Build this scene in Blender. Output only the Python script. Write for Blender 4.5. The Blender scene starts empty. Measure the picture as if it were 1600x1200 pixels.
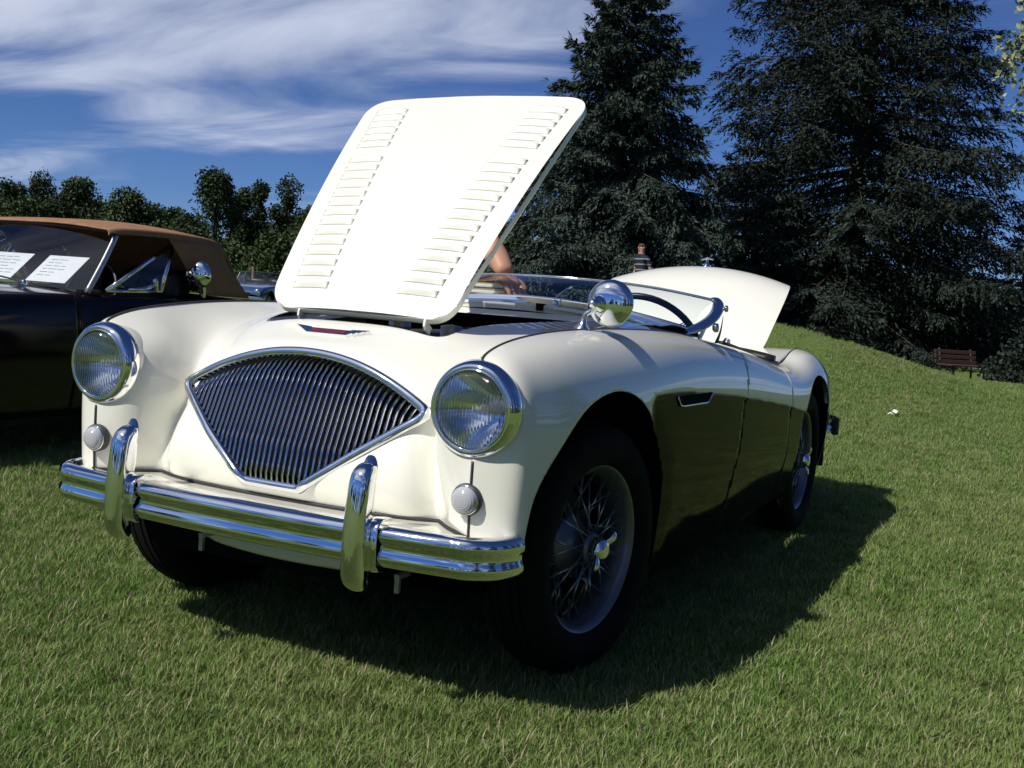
import bpy, bmesh, math, random
import numpy as np
from mathutils import Vector, Matrix
rnd = random.Random(7)
NP = np.random.default_rng(5)
scene = bpy.context.scene
COL = scene.collection
R = math.radians

# ------------------------------------------------------------------ camera
CAMP = np.array([1.6371, -2.5656, 0.946])
CM = np.array([[0.8918461, -0.44127039, -0.09945343],
               [0.44665152, 0.89383962, 0.03941005],
               [0.07150493, -0.07956872, 0.99426147]])     # columns: right, forward, up
FPX = 1682.1
cd = bpy.data.cameras.new('camera'); cam = bpy.data.objects.new('camera', cd); COL.objects.link(cam)
cd.sensor_width = 36.0; cd.lens = FPX / 1600 * 36.0; cd.clip_start = 0.05; cd.clip_end = 3000
m = Matrix.Identity(4)
for i in range(3):
    m[i][0] = CM[i][0]; m[i][1] = CM[i][2]; m[i][2] = -CM[i][1]; m[i][3] = CAMP[i]
cam.matrix_world = m
scene.camera = cam

# ------------------------------------------------------------------ sky and sun
SUN = Vector((-0.44, -0.86, 1.0)).normalized()
world = bpy.data.worlds.new('World'); scene.world = world; world.use_nodes = True
wt = world.node_tree; wn = wt.nodes; wl = wt.links
wn.clear()
def N(nodes, t, **k):
    n = nodes.new(t)
    for a, b in k.items():
        if a == 'inp':
            for q, v in b.items(): n.inputs[q].default_value = v
        else: setattr(n, a, b)
    return n
out = N(wn, 'ShaderNodeOutputWorld'); bg = N(wn, 'ShaderNodeBackground')
sky = N(wn, 'ShaderNodeTexSky', sky_type='NISHITA', sun_disc=False)
sky.sun_elevation = math.asin(SUN.z); sky.sun_rotation = math.atan2(SUN.x, SUN.y)
sky.altitude = 2500; sky.air_density = 1.0; sky.dust_density = 0.0; sky.ozone_density = 4.0
# thin cirrus spread over the whole dome: noise on the sky direction projected to a high flat layer
tc = N(wn, 'ShaderNodeTexCoord'); sep = N(wn, 'ShaderNodeSeparateXYZ'); wl.new(tc.outputs['Generated'], sep.inputs[0])
def mth(op, a, b=None, clamp=False, nodes=wn, links=wl):
    n = nodes.new('ShaderNodeMath'); n.operation = op; n.use_clamp = clamp
    for i, v in enumerate((a, b)):
        if v is None: continue
        if isinstance(v, (int, float)): n.inputs[i].default_value = v
        else: links.new(v, n.inputs[i])
    return n.outputs[0]
zz = mth('ADD', mth('MAXIMUM', sep.outputs['Z'], 0.0), 0.10)
cx = mth('DIVIDE', sep.outputs['X'], zz); cy = mth('DIVIDE', sep.outputs['Y'], zz)
cmb = N(wn, 'ShaderNodeCombineXYZ'); wl.new(cx, cmb.inputs[0]); wl.new(cy, cmb.inputs[1])
mp1 = N(wn, 'ShaderNodeMapping'); mp1.inputs['Rotation'].default_value = (0, 0, R(35)); mp1.inputs['Scale'].default_value = (0.55, 1.2, 1)
CLOUD_OFF = (0.0, 0.0, 0.0)
mp1.inputs['Location'].default_value = CLOUD_OFF
wl.new(cmb.outputs[0], mp1.inputs[0])
n1 = N(wn, 'ShaderNodeTexNoise', inp={'Scale': 1.3, 'Detail': 8, 'Roughness': 0.55, 'Distortion': 0.8}); wl.new(mp1.outputs[0], n1.inputs['Vector'])
n2 = N(wn, 'ShaderNodeTexNoise', inp={'Scale': 0.36, 'Detail': 2, 'Roughness': 0.5}); wl.new(mp1.outputs[0], n2.inputs['Vector'])
dens = mth('ADD', mth('MULTIPLY', n1.outputs['Fac'], 0.7), mth('MULTIPLY', n2.outputs['Fac'], 1.9))
mr = N(wn, 'ShaderNodeMapRange', interpolation_type='SMOOTHSTEP', inp={'From Min': 1.37, 'From Max': 1.70, 'To Min': 0.0, 'To Max': 0.85}); wl.new(dens, mr.inputs['Value'])
cmix = N(wn, 'ShaderNodeMix', data_type='RGBA'); wl.new(mr.outputs[0], cmix.inputs['Factor'])
tint = N(wn, 'ShaderNodeMix', data_type='RGBA', blend_type='MULTIPLY'); tint.inputs['Factor'].default_value = 1.0
wl.new(sky.outputs[0], tint.inputs['A']); tint.inputs['B'].default_value = (0.76, 1.0, 1.50, 1)
wl.new(tint.outputs['Result'], cmix.inputs['A']); cmix.inputs['B'].default_value = (13.5, 14.6, 17.5, 1)
wl.new(cmix.outputs['Result'], bg.inputs['Color']); bg.inputs['Strength'].default_value = 0.053
wl.new(bg.outputs[0], out.inputs[0])

sl = bpy.data.lights.new('sun', 'SUN'); sl.energy = 5.0; sl.angle = R(0.53); sl.color = (1.0, 0.955, 0.88)
so = bpy.data.objects.new('sun', sl); COL.objects.link(so)
so.rotation_euler = (-SUN).to_track_quat('-Z', 'Y').to_euler(); so.location = (-8, -14, 20)
vs = scene.view_settings; vs.view_transform = 'Standard'; vs.look = 'None'; vs.exposure = -0.1; vs.gamma = 1.0; vs.use_curve_mapping = False
scene.render.engine = 'CYCLES'

# ------------------------------------------------------------------ helpers
def pix(px, py, x=None, y=None, z=None, d=None):
    r = CM @ np.array([(px - 800) / FPX, 1, (600 - py) / FPX])
    if x is not None: t = (x - CAMP[0]) / r[0]
    elif y is not None: t = (y - CAMP[1]) / r[1]
    elif z is not None: t = (z - CAMP[2]) / r[2]
    else: t = d
    return CAMP + t * r

def tag(o, label=None, cat=None, group=None, kind=None):
    if label: o['label'] = label
    if cat: o['category'] = cat
    if group: o['group'] = group
    if kind: o['kind'] = kind
    return o

def empty(name, loc=(0, 0, 0), rz=0, parent=None):
    o = bpy.data.objects.new(name, None); COL.objects.link(o); o.location = loc; o.rotation_euler = (0, 0, rz)
    o.empty_display_size = 0.2
    if parent: o.parent = parent
    return o

def link(name, me, mat=None, parent=None):
    o = bpy.data.objects.new(name, me); COL.objects.link(o)
    if mat is not None and not me.materials: me.materials.append(mat)
    if parent: o.parent = parent
    return o

def mesh(name, V, F, mat, parent=None, smooth=True, solid=0.0, offset=-1.0, fixn=False, sharp=None):
    me = bpy.data.meshes.new(name)
    me.from_pydata([tuple(map(float, v)) for v in V], [], [tuple(map(int, f)) for f in F])
    if fixn:
        bm = bmesh.new(); bm.from_mesh(me)
        bmesh.ops.remove_doubles(bm, verts=bm.verts, dist=1e-5)
        bmesh.ops.recalc_face_normals(bm, faces=bm.faces); bm.to_mesh(me); bm.free()
    if smooth:
        me.shade_smooth()
        if sharp: me.set_sharp_from_angle(angle=R(sharp))
    me.update()
    o = link(name, me, mat, parent)
    if solid:
        md = o.modifiers.new('solid', 'SOLIDIFY'); md.thickness = solid; md.offset = offset
        md.use_even_offset = False
    return o

def spl(P, n):
    """natural cubic spline through the first axis of P at n uniform parameters"""
    P = np.asarray(P, float); k = len(P); sh = P.shape[1:]; Q = P.reshape(k, -1)
    if k == 2:
        t = np.linspace(0, 1, n)[:, None]; return (Q[0] * (1 - t) + Q[1] * t).reshape((n,) + sh)
    A = np.zeros((k, k)); B = np.zeros_like(Q)
    A[0, 0] = A[-1, -1] = 1
    for i in range(1, k - 1):
        A[i, i - 1:i + 2] = 1, 4, 1; B[i] = 6 * (Q[i - 1] - 2 * Q[i] + Q[i + 1])
    Mm = np.linalg.solve(A, B); t = np.linspace(0, k - 1, n); i = np.minimum(t.astype(int), k - 2); u = (t - i)[:, None]
    a = Q[i]; b = Q[i + 1]; ma = Mm[i]; mb = Mm[i + 1]
    r = a * (1 - u) + b * u + ((1 - u) ** 3 - (1 - u)) * ma / 6 + (u ** 3 - u) * mb / 6
    return r.reshape((n,) + sh)

def surf(ctrl, nv, nu):
    g = spl(np.asarray(ctrl, float), nv)                  # rows
    return spl(np.swapaxes(g, 0, 1), nu).swapaxes(0, 1)   # nv x nu x 3

def gridmesh(G, flip=False, wrap_u=False, wrap_v=False):
    nv, nu = G.shape[:2]; F = []
    for j in range(nv if wrap_v else nv - 1):
        for i in range(nu if wrap_u else nu - 1):
            a = j * nu + i; b = j * nu + (i + 1) % nu; c = ((j + 1) % nv) * nu + (i + 1) % nu; d = ((j + 1) % nv) * nu + i
            F.append((a, d, c, b) if flip else (a, b, c, d))
    return G.reshape(-1, 3), F

def clip(V, F, f):
    """keep the part of the mesh where f(V) >= 0, cutting faces along f = 0"""
    V = np.asarray(V, float); w = np.asarray(f(V)); V2 = [tuple(v) for v in V]; cut = {}; out = []
    def cr(a, b):
        k = (min(a, b), max(a, b))
        if k not in cut:
            t = w[k[0]] / (w[k[0]] - w[k[1]]); cut[k] = len(V2)
            V2.append(tuple(V[k[0]] * (1 - t) + V[k[1]] * t))
        return cut[k]
    for fc in F:
        s = [w[i] >= 0 for i in fc]
        if all(s): out.append(fc); continue
        if not any(s): continue
        p = []
        for q, i in enumerate(fc):
            j = fc[(q + 1) % len(fc)]
            if w[i] >= 0: p.append(i)
            if (w[i] >= 0) != (w[j] >= 0): p.append(cr(i, j))
        if len(p) > 2: out.append(tuple(p))
    used = sorted({i for fc in out for i in fc}); mp = {a: b for b, a in enumerate(used)}
    return np.array([V2[i] for i in used]), [tuple(mp[i] for i in fc) for fc in out]

def sdist(poly):
    """signed distance (2D) to a closed polygon, positive inside"""
    P = np.asarray(poly, float); Q = np.roll(P, -1, 0)
    def f(X):
        X = np.asarray(X, float); d = np.full(len(X), 1e9); ins = np.zeros(len(X), bool)
        for a, b in zip(P, Q):
            e = b - a; t = np.clip(((X - a) @ e) / max(e @ e, 1e-12), 0, 1)
            d = np.minimum(d, np.linalg.norm(X - a - t[:, None] * e, axis=1))
            c = (a[1] > X[:, 1]) != (b[1] > X[:, 1])
            with np.errstate(divide='ignore', invalid='ignore'):
                xi = (b[0] - a[0]) * (X[:, 1] - a[1]) / (b[1] - a[1]) + a[0]
            ins ^= c & (X[:, 0] < xi)
        return np.where(ins, d, -d)
    return f

def frames(P, up=(0, 0, 1), closed=False):
    P = np.asarray(P, float)
    T = np.roll(P, -1, 0) - np.roll(P, 1, 0)
    if not closed: T[0] = P[1] - P[0]; T[-1] = P[-1] - P[-2]
    T /= np.linalg.norm(T, axis=1)[:, None] + 1e-12
    up = np.asarray(up, float)
    if up.ndim == 1: up = np.repeat(up[None], len(P), 0)
    S = np.cross(T, up); S /= np.linalg.norm(S, axis=1)[:, None] + 1e-12
    U = np.cross(S, T)
    return T, S, U

def sweep(P, prof, up=(0, 0, 1), closed=False, scale=None, caps=True):
    """prof: (side, up) closed loop; returns V, F"""
    P = np.asarray(P, float); prof = np.asarray(prof, float); T, S, U = frames(P, up, closed)
    sc = np.ones(len(P)) if scale is None else np.asarray(scale, float)
    G = P[:, None] + sc[:, None, None] * (S[:, None] * prof[None, :, :1] + U[:, None] * prof[None, :, 1:2])
    V, F = gridmesh(G, wrap_u=True, wrap_v=closed)
    n = len(prof)
    if caps and not closed:
        F.append(tuple(range(n))[::-1]); F.append(tuple((len(P) - 1) * n + i for i in range(n)))
    return V, F

def circ(r, n=8, ry=None, ph=0):
    a = np.linspace(0, 2 * np.pi, n, endpoint=False) + ph
    return np.stack([r * np.cos(a), (ry or r) * np.sin(a)], 1)

def tube(P, r, n=8, closed=False, scale=None, up=None):
    P = np.asarray(P, float)
    if up is None:
        d = P[-1] - P[0] if not closed else np.array([0, 0, 1.0])
        up = (0, 0, 1) if abs(d[2]) < 0.9 * np.linalg.norm(d) + 1e-9 else (0, 1, 0)
        if closed: up = (0.0123, 0.9, 0.3)
    return sweep(P, circ(r, n), up, closed, scale)

def lathe(prof, n, c, axis, closed=False):
    """prof: (radius, height along axis)"""
    c = np.asarray(c, float); ax = np.asarray(axis, float); ax /= np.linalg.norm(ax)
    t = np.array([0, 0, 1.0]) if abs(ax[2]) < 0.9 else np.array([1.0, 0, 0])
    e1 = np.cross(ax, t); e1 /= np.linalg.norm(e1); e2 = np.cross(ax, e1)
    a = np.linspace(0, 2 * np.pi, n, endpoint=False); prof = np.asarray(prof, float)
    G = c + prof[:, None, 1:2] * ax + prof[:, None, :1] * (np.cos(a)[None, :, None] * e1 + np.sin(a)[None, :, None] * e2)
    return gridmesh(G, wrap_u=True, wrap_v=closed, flip=True)

def box(c, s, rot=None):
    c = np.asarray(c, float); s = np.asarray(s, float) / 2
    V = np.array([[x, y, z] for x in (-1, 1) for y in (-1, 1) for z in (-1, 1)], float) * s
    if rot is not None: V = V @ np.asarray(rot).T
    F = [(0, 1, 3, 2), (4, 6, 7, 5), (0, 4, 5, 1), (2, 3, 7, 6), (0, 2, 6, 4), (1, 5, 7, 3)]
    return V + c, F

def join(*vf):
    V = []; F = []; k = 0
    for v, f in vf:
        V.append(np.asarray(v, float)); F += [tuple(i + k for i in q) for q in f]; k += len(v)
    return np.concatenate(V), F

def bevel(o, w, seg=2):
    md = o.modifiers.new('bevel', 'BEVEL'); md.width = w; md.segments = seg; md.limit_method = 'ANGLE'; md.angle_limit = R(35)
    return o

def mirror_vf(V, F):
    V = np.array(V, float); V[:, 0] *= -1; return V, [f[::-1] for f in F]

def copy_tree(o, parent=None):
    c = o.copy(); COL.objects.link(c); c.parent = parent
    for ch in [k for k in bpy.data.objects if k.parent == o]: copy_tree(ch, c)
    return c

# ------------------------------------------------------------------ materials
def mat(name, col=(0.5, 0.5, 0.5), rough=0.5, metal=0.0, coat=0.0, spec=0.5, trans=0.0, ior=1.45, coat_rough=0.03):
    mm = bpy.data.materials.new(name); mm.use_nodes = True
    b = mm.node_tree.nodes['Principled BSDF']
    b.inputs['Base Color'].default_value = (*col, 1); b.inputs['Roughness'].default_value = rough; b.inputs['Metallic'].default_value = metal
    b.inputs['Coat Weight'].default_value = coat; b.inputs['Coat Roughness'].default_value = coat_rough
    b.inputs['Specular IOR Level'].default_value = spec
    b.inputs['Transmission Weight'].default_value = trans; b.inputs['IOR'].default_value = ior
    return mm
def nodes_of(mm): return mm.node_tree.nodes, mm.node_tree.links, mm.node_tree.nodes['Principled BSDF']
def vary(mm, c1, c2, scale=5, detail=5, coord='Object', rough=None, bump=0.0, bscale=None, lo=0.35, hi=0.65, dist=0.01):
    n, l, b = nodes_of(mm)
    tcn = N(n, 'ShaderNodeTexCoord'); nz = N(n, 'ShaderNodeTexNoise', inp={'Scale': scale, 'Detail': detail, 'Roughness': 0.6})
    l.new(tcn.outputs[coord], nz.inputs['Vector'])
    mrn = N(n, 'ShaderNodeMapRange', inp={'From Min': lo, 'From Max': hi}); l.new(nz.outputs['Fac'], mrn.inputs['Value'])
    mx = N(n, 'ShaderNodeMix', data_type='RGBA'); mx.inputs['A'].default_value = (*c1, 1); mx.inputs['B'].default_value = (*c2, 1)
    l.new(mrn.outputs[0], mx.inputs['Factor']); l.new(mx.outputs['Result'], b.inputs['Base Color'])
    if rough:
        r2 = N(n, 'ShaderNodeMapRange', inp={'From Min': lo, 'From Max': hi, 'To Min': rough[0], 'To Max': rough[1]})
        l.new(nz.outputs['Fac'], r2.inputs['Value']); l.new(r2.outputs[0], b.inputs['Roughness'])
    if bump:
        nb = N(n, 'ShaderNodeTexNoise', inp={'Scale': bscale or scale * 6, 'Detail': 4}); l.new(tcn.outputs[coord], nb.inputs['Vector'])
        bp = N(n, 'ShaderNodeBump', inp={'Strength': bump, 'Distance': dist}); l.new(nb.outputs['Fac'], bp.inputs['Height']); l.new(bp.outputs[0], b.inputs['Normal'])
    return mm
M = {}
M['cream'] = vary(mat('cream_paint', rough=0.38, coat=1.0, coat_rough=0.015), (0.80, 0.79, 0.695), (0.82, 0.81, 0.715), 3, rough=(0.34, 0.42))
M['black_paint'] = vary(mat('black_paint', rough=0.06, spec=0.05), (0.006, 0.006, 0.0065), (0.008, 0.008, 0.008), 4)
M['chrome'] = vary(mat('chrome', rough=0.05, metal=1.0), (0.80, 0.81, 0.83), (0.84, 0.85, 0.86), 9, rough=(0.03, 0.07))
M['steel'] = vary(mat('painted_steel', rough=0.35, metal=0.8), (0.35, 0.36, 0.38), (0.5, 0.5, 0.52), 20)
M['rubber'] = vary(mat('tyre_rubber', rough=0.8, spec=0.15), (0.005, 0.005, 0.005), (0.009, 0.009, 0.008), 12, bump=0.2, bscale=120, dist=0.002)
M['black'] = mat('matt_black', (0.006, 0.006, 0.006), 0.9, spec=0.1)
M['trim'] = vary(mat('black_trim', rough=0.55), (0.012, 0.012, 0.014), (0.02, 0.02, 0.022), 30)
M['leather'] = vary(mat('black_leather', rough=0.4), (0.010, 0.010, 0.012), (0.018, 0.018, 0.02), 25, bump=0.2, bscale=200, dist=0.001)
M['bead'] = mat('seam_bead', (0.05, 0.048, 0.042), 0.5)
M['red'] = mat('red_enamel', (0.16, 0.02, 0.035), 0.25, coat=0.5)
M['glass'] = mat('clear_glass', (0.93, 0.96, 0.97), 0.0, trans=1.0, ior=1.45)
M['lens'] = mat('fluted_lens', (0.95, 0.97, 0.98), 0.03, trans=1.0, ior=1.45)
n_, l_, b_ = nodes_of(M['lens'])
tcn = N(n_, 'ShaderNodeTexCoord'); wv = N(n_, 'ShaderNodeTexWave', bands_direction='X', inp={'Scale': 42.0, 'Distortion': 0.0}); l_.new(tcn.outputs['Object'], wv.inputs['Vector'])
wv2 = N(n_, 'ShaderNodeTexWave', bands_direction='Z', inp={'Scale': 7.0, 'Distortion': 0.0}); l_.new(tcn.outputs['Object'], wv2.inputs['Vector'])
ad = mth('ADD', wv.outputs['Fac'], mth('MULTIPLY', wv2.outputs['Fac'], 0.6, nodes=n_, links=l_), nodes=n_, links=l_)
bp = N(n_, 'ShaderNodeBump', inp={'Strength': 0.22, 'Distance': 0.003}); l_.new(ad, bp.inputs['Height']); l_.new(bp.outputs[0], b_.inputs['Normal'])
M['frost'] = mat('frosted_lens', (0.42, 0.43, 0.45), 0.18, spec=0.6, coat=0.5)
n_, l_, b_ = nodes_of(M['frost'])
tcn = N(n_, 'ShaderNodeTexCoord'); wv = N(n_, 'ShaderNodeTexWave', wave_type='RINGS', rings_direction='Y', inp={'Scale': 62.0}); l_.new(tcn.outputs['Object'], wv.inputs['Vector'])
bp = N(n_, 'ShaderNodeBump', inp={'Strength': 0.3, 'Distance': 0.002}); l_.new(wv.outputs['Fac'], bp.inputs['Height']); l_.new(bp.outputs[0], b_.inputs['Normal'])
M['engine'] = vary(mat('engine_paint', rough=0.45, metal=0.3), (0.03, 0.05, 0.045), (0.06, 0.08, 0.07), 14)
M['alu'] = vary(mat('cast_aluminium', rough=0.4, metal=0.9), (0.30, 0.30, 0.31), (0.45, 0.45, 0.46), 18)

#BODY
# ================================================================== the cream roadster
def thin_glass(name, tint=(0.88, 0.94, 0.96), ior=1.95):
    mm = bpy.data.materials.new(name); mm.use_nodes = True; n = mm.node_tree.nodes; l = mm.node_tree.links; n.clear()
    o = N(n, 'ShaderNodeOutputMaterial'); mx = N(n, 'ShaderNodeMixShader'); tr = N(n, 'ShaderNodeBsdfTransparent'); gl = N(n, 'ShaderNodeBsdfGlossy')
    tr.inputs['Color'].default_value = (*tint, 1); gl.inputs['Roughness'].default_value = 0.01; gl.inputs['Color'].default_value = (1, 1, 1, 1)
    fr = N(n, 'ShaderNodeFresnel', inp={'IOR': ior}); l.new(fr.outputs[0], mx.inputs[0]); l.new(tr.outputs[0], mx.inputs[1]); l.new(gl.outputs[0], mx.inputs[2]); l.new(mx.outputs[0], o.inputs[0])
    return mm
M['screen'] = thin_glass('windscreen_glass')

car = empty('roadster')
tag(car, 'cream open roadster with black lower sides, louvred bonnet and boot lid raised', 'car')

# ---- outer side surface: rows run from the tail to the nose, columns from the crown seam down to the sill
SIDE = [
 (3.13, [(.50,.52),(.55,.49),(.575,.44),(.58,.39),(.57,.33),(.55,.28)]),
 (2.97, [(.555,.675),(.62,.645),(.662,.57),(.675,.48),(.662,.38),(.63,.28)]),
 (2.76, [(.585,.765),(.655,.735),(.712,.65),(.727,.53),(.717,.40),(.69,.25)]),
 (2.50, [(.60,.805),(.675,.78),(.737,.69),(.757,.55),(.752,.40),(.72,.24)]),
 (2.25, [(.61,.785),(.685,.762),(.742,.68),(.757,.55),(.755,.4),(.725,.22)]),
 (1.98, [(.62,.745),(.685,.725),(.735,.66),(.747,.55),(.742,.40),(.705,.2)]),
 (1.50, [(.622,.797),(.68,.775),(.724,.695),(.737,.57),(.732,.40),(.70,.2)]),
 (1.08, [(.615,.842),(.675,.815),(.718,.725),(.730,.58),(.727,.4),(.70,.19)]),
 (0.64, [(.60,.873),(.66,.846),(.708,.755),(.722,.6),(.720,.4),(.70,.19)]),
 (0.24, [(.578,.880),(.645,.852),(.702,.76),(.718,.61),(.716,.4),(.70,.19)]),
 (-.09, [(.562,.874),(.632,.847),(.69,.76),(.711,.62),(.708,.42),(.69,.22)]),
 (-.31, [(.555,.859),(.622,.833),(.675,.755),(.695,.62),(.690,.45),(.675,.25)]),
 (-.445,[(.555,.840),(.613,.815),(.658,.745),(.674,.62),(.668,.46),(.655,.30)]),
 (-.512,[(.555,.820),(.600,.798),(.636,.735),(.648,.62),(.642,.47),(.632,.33)]),
]
rows = [[(x, y, z) for x, z in r] for y, r in SIDE]
rows.append([(.555,-.528,.808),(.558,-.538,.765),(.560,-.544,.705),(.560,-.546,.61),(.560,-.546,.50),(.560,-.542,.38)])
SG = surf(rows, 260, 64)
SEAM_TOP = SG[:, 0]; SEAM_FRONT = SG[-1]
sw_y = np.array([-.5, .15, .45, 1.12, 1.7, 2.15, 3]); sw_z = np.array([.70, .712, .714, .662, .604, .545, .45])
def swage(y): return np.interp(y, np.linspace(-.5, 3, 200), np.interp(np.linspace(-.5, 3, 200), sw_y, sw_z))
_ys = np.linspace(-.5, 3, 141); _zs = np.interp(_ys, sw_y, sw_z)
for _ in range(30): _zs[1:-1] = .25 * _zs[:-2] + .5 * _zs[1:-1] + .25 * _zs[2:]
def swage(y): return np.interp(y, _ys, _zs)
def cove(V):      # > 0 inside the black lower panel
    a = swage(V[:, 1]) - V[:, 2]; b = (V[:, 1] - .163) * 0.9; c = (2.25 - V[:, 1])
    r = .03; k = np.minimum(a, b)
    corner = (a < r) & (b < r)
    k = np.where(corner, r - np.hypot(r - np.minimum(a, r), r - np.minimum(b, r)), k)
    return np.minimum(k, c)
# the black panel is set in by a few millimetres along its upper crease
SGv = SG.reshape(-1, 3).copy(); dpt = np.clip(cove(SGv) / .012, 0, 1); fade = np.clip((cove(SGv) - .02) / .16, 0, 1)
SGv[:, 0] -= .009 * dpt * (1 - fade)
SV, SF = gridmesh(SGv.reshape(SG.shape), flip=False)
arch_f = [(-.72,.10),(-.47,.10),(-.472,.41),(-.462,.50),(-.416,.575),(-.325,.658),(-.22,.713),(-.067,.735),(.084,.702),(.20,.612),(.269,.497),(.288,.39),(.285,.10)]
arch_f = np.array(arch_f, float)
af = np.concatenate([arch_f[:3], spl(arch_f[2:12], 60)[1:-1], arch_f[11:]])
sd_f = sdist(af)
th = np.linspace(0, np.pi, 40)
arch_r = np.stack([2.32 + .345 * np.cos(th), .30 + .40 * np.sin(th)], 1); arch_r = np.concatenate([arch_r, [[1.975, -.1], [2.665, -.1]]])
sd_r = sdist(arch_r)
def no_arch(V): return -np.maximum(sd_f(V[:, 1:]), sd_r(V[:, 1:]))
V0, F0 = clip(SV, SF, no_arch)
def lamp_hole(V):     # room for the lamp bowl behind the lens
    h = -.527 - V[:, 1]; r = np.hypot(np.abs(V[:, 0]) - .550, V[:, 2] - .7015)
    return np.where(h > -.05, r - .088 * np.sqrt(np.clip((h + .05) / .066, 0, 1.2)) - .003, 1.0)
V0, F0 = clip(V0, F0, lamp_hole)
V0, F0 = clip(V0, F0, lambda V: np.where(V[:, 1] < -.2, V[:, 2] - .405, 1.0))
def shut1(V): return V[:, 1] - (1.135 + (V[:, 2] - .71) * .40)
def shut2(V): return V[:, 1] - (1.80 + (V[:, 2] - .6) * .10)
GAP = .0028
panels = [('front_fender', lambda V: -shut1(V) - GAP, None), ('door', lambda V: shut1(V) - GAP, lambda V: -shut2(V) - GAP), ('rear_fender', lambda V: shut2(V) - GAP, None)]
for sgn in (1, -1):
    for nm, fa, fb in panels:
        V1, F1 = clip(V0, F0, fa)
        if fb: V1, F1 = clip(V1, F1, fb)
        Vc, Fc = clip(V1, F1, lambda V: -cove(V)); Vb, Fb = clip(V1, F1, cove)
        if sgn < 0: Vc, Fc = mirror_vf(Vc, Fc); Vb, Fb = mirror_vf(Vb, Fb)
        p = mesh(nm, Vc, Fc, M['cream'], car, solid=.001)
        if len(Fb): mesh('lower_panel', Vb, Fb, M['black_paint'], p, solid=.001)

# ---- front shroud: nose, fender inner faces, bonnet surround
zc_y = np.array([-.405, -.455, -.503, -.524, -.48]); zc_z = np.array([.776, .672, .56, .468, .415])
def ygr(x, z): return np.interp(z, zc_z[::-1], zc_y[::-1]) + .27 * x * x
SH = []
X6 = (0, .14, .27, .355, .425, .485)
def top(y, z0, dz, seam): SH.append([(x, y, z0 + d) for x, d in zip(X6, dz)] + [seam])
top(.93, .936, (0, -.003, -.012, -.025, -.038, -.05), (.612, .93, .852))
top(.70, .926, (0, -.003, -.012, -.024, -.035, -.04), (.603, .70, .870))
top(.40, .919, (0, -.003, -.013, -.030, -.042, -.042), (.588, .40, .880))
top(.12, .906, (0, -.003, -.015, -.036, -.050, -.046), (.572, .12, .8795))
top(-.11, .887, (0, -.003, -.018, -.044, -.060, -.048), (.561, -.11, .873))
SH.append([(0,-.245,.853),(.14,-.245,.850),(.27,-.242,.832),(.355,-.24,.803),(.425,-.25,.782),(.485,-.285,.805),(.555,-.305,.860)])
SH.append([(0,-.335,.815),(.14,-.333,.811),(.27,-.326,.788),(.352,-.318,.755),(.414,-.328,.737),(.464,-.392,.783),(.555,-.425,.844)])
SH.append([(0,-.402,.775),(.14,-.398,.768),(.265,-.386,.738),(.348,-.372,.702),(.404,-.372,.690),(.448,-.474,.746),(.555,-.508,.822)])
SH.append([(0,-.455,.675),(.14,-.450,.67),(.265,-.437,.655),(.35,-.418,.635),(.400,-.394,.627),(.443,-.512,.660),(.560,-.544,.70)])
SH.append([(0,-.501,.57),(.14,-.496,.57),(.27,-.482,.565),(.36,-.458,.56),(.408,-.418,.555),(.455,-.510,.568),(.560,-.546,.60)])
SH.append([(0,-.522,.48),(.14,-.517,.48),(.275,-.502,.48),(.372,-.476,.478),(.420,-.438,.475),(.473,-.497,.478),(.560,-.546,.50)])
SH.append([(0,-.488,.415),(.14,-.485,.415),(.28,-.475,.415),(.375,-.452,.415),(.425,-.432,.412),(.482,-.475,.410),(.560,-.543,.405)])
SHm = [[(-x, y, z) for x, y, z in r[:0:-1]] + r for r in SH]
HG = surf(SHm, 200, 200)
# bring the shroud's outer edges exactly onto the fender seam
_top = SEAM_TOP[(SEAM_TOP[:, 1] < .95)]; SEAM = np.concatenate([_top, SEAM_FRONT[1:]])
def on_line(p, L):
    a, b = L[:-1], L[1:]; e = b - a; t = np.clip(((p - a) * e).sum(1) / np.maximum((e * e).sum(1), 1e-12), 0, 1); q = a + t[:, None] * e
    return q[np.argmin(((q - p) ** 2).sum(1))]
fall = np.clip(1 - np.arange(26) / 25.0, 0, 1) ** 2 * (3 - 2 * np.clip(1 - np.arange(26) / 25.0, 0, 1))
for j in range(HG.shape[0]):
    d_ = on_line(HG[j, -1], SEAM) - HG[j, -1]
    for k in range(26):
        HG[j, -1 - k] += d_ * fall[k]; HG[j, k] += d_ * fall[k] * np.array([-1, 1, 1])
HV, HF = gridmesh(HG, flip=True)
def rpoly(P, r, n=6):
    P = np.asarray(P, float); o = []
    for i in range(len(P)):
        a, b, c = P[i - 1], P[i], P[(i + 1) % len(P)]
        u = (a - b) / np.linalg.norm(a - b); v = (c - b) / np.linalg.norm(c - b)
        rr = r[i] if hasattr(r, '__len__') else r
        p0 = b + u * rr; p1 = b + v * rr
        for t in np.linspace(0, 1, n): o.append((1 - t) ** 2 * p0 + 2 * t * (1 - t) * b + t * t * p1)
    return np.array(o)
OPEN = rpoly([(-.285, -.243), (.285, -.243), (.385, .655), (-.385, .655)], .05)
sd_o = sdist(OPEN)
def grille_top(x): return .777 - .107 * (np.abs(x) / .362) ** 2.05
gx = np.linspace(-.355, .355, 61)
GR = np.concatenate([np.stack([gx, grille_top(gx)], 1), [[.362, .665]], [[.352, .65]], np.stack([np.linspace(.33, .082, 14), np.linspace(.634, .458, 14)], 1), np.stack([np.linspace(.078, -.078, 9), np.full(9, .457)], 1), np.stack([np.linspace(-.082, -.33, 14), np.linspace(.458, .634, 14)], 1), [[-.352, .65]], [[-.362, .665]]])
sd_g = sdist(GR)
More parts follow.
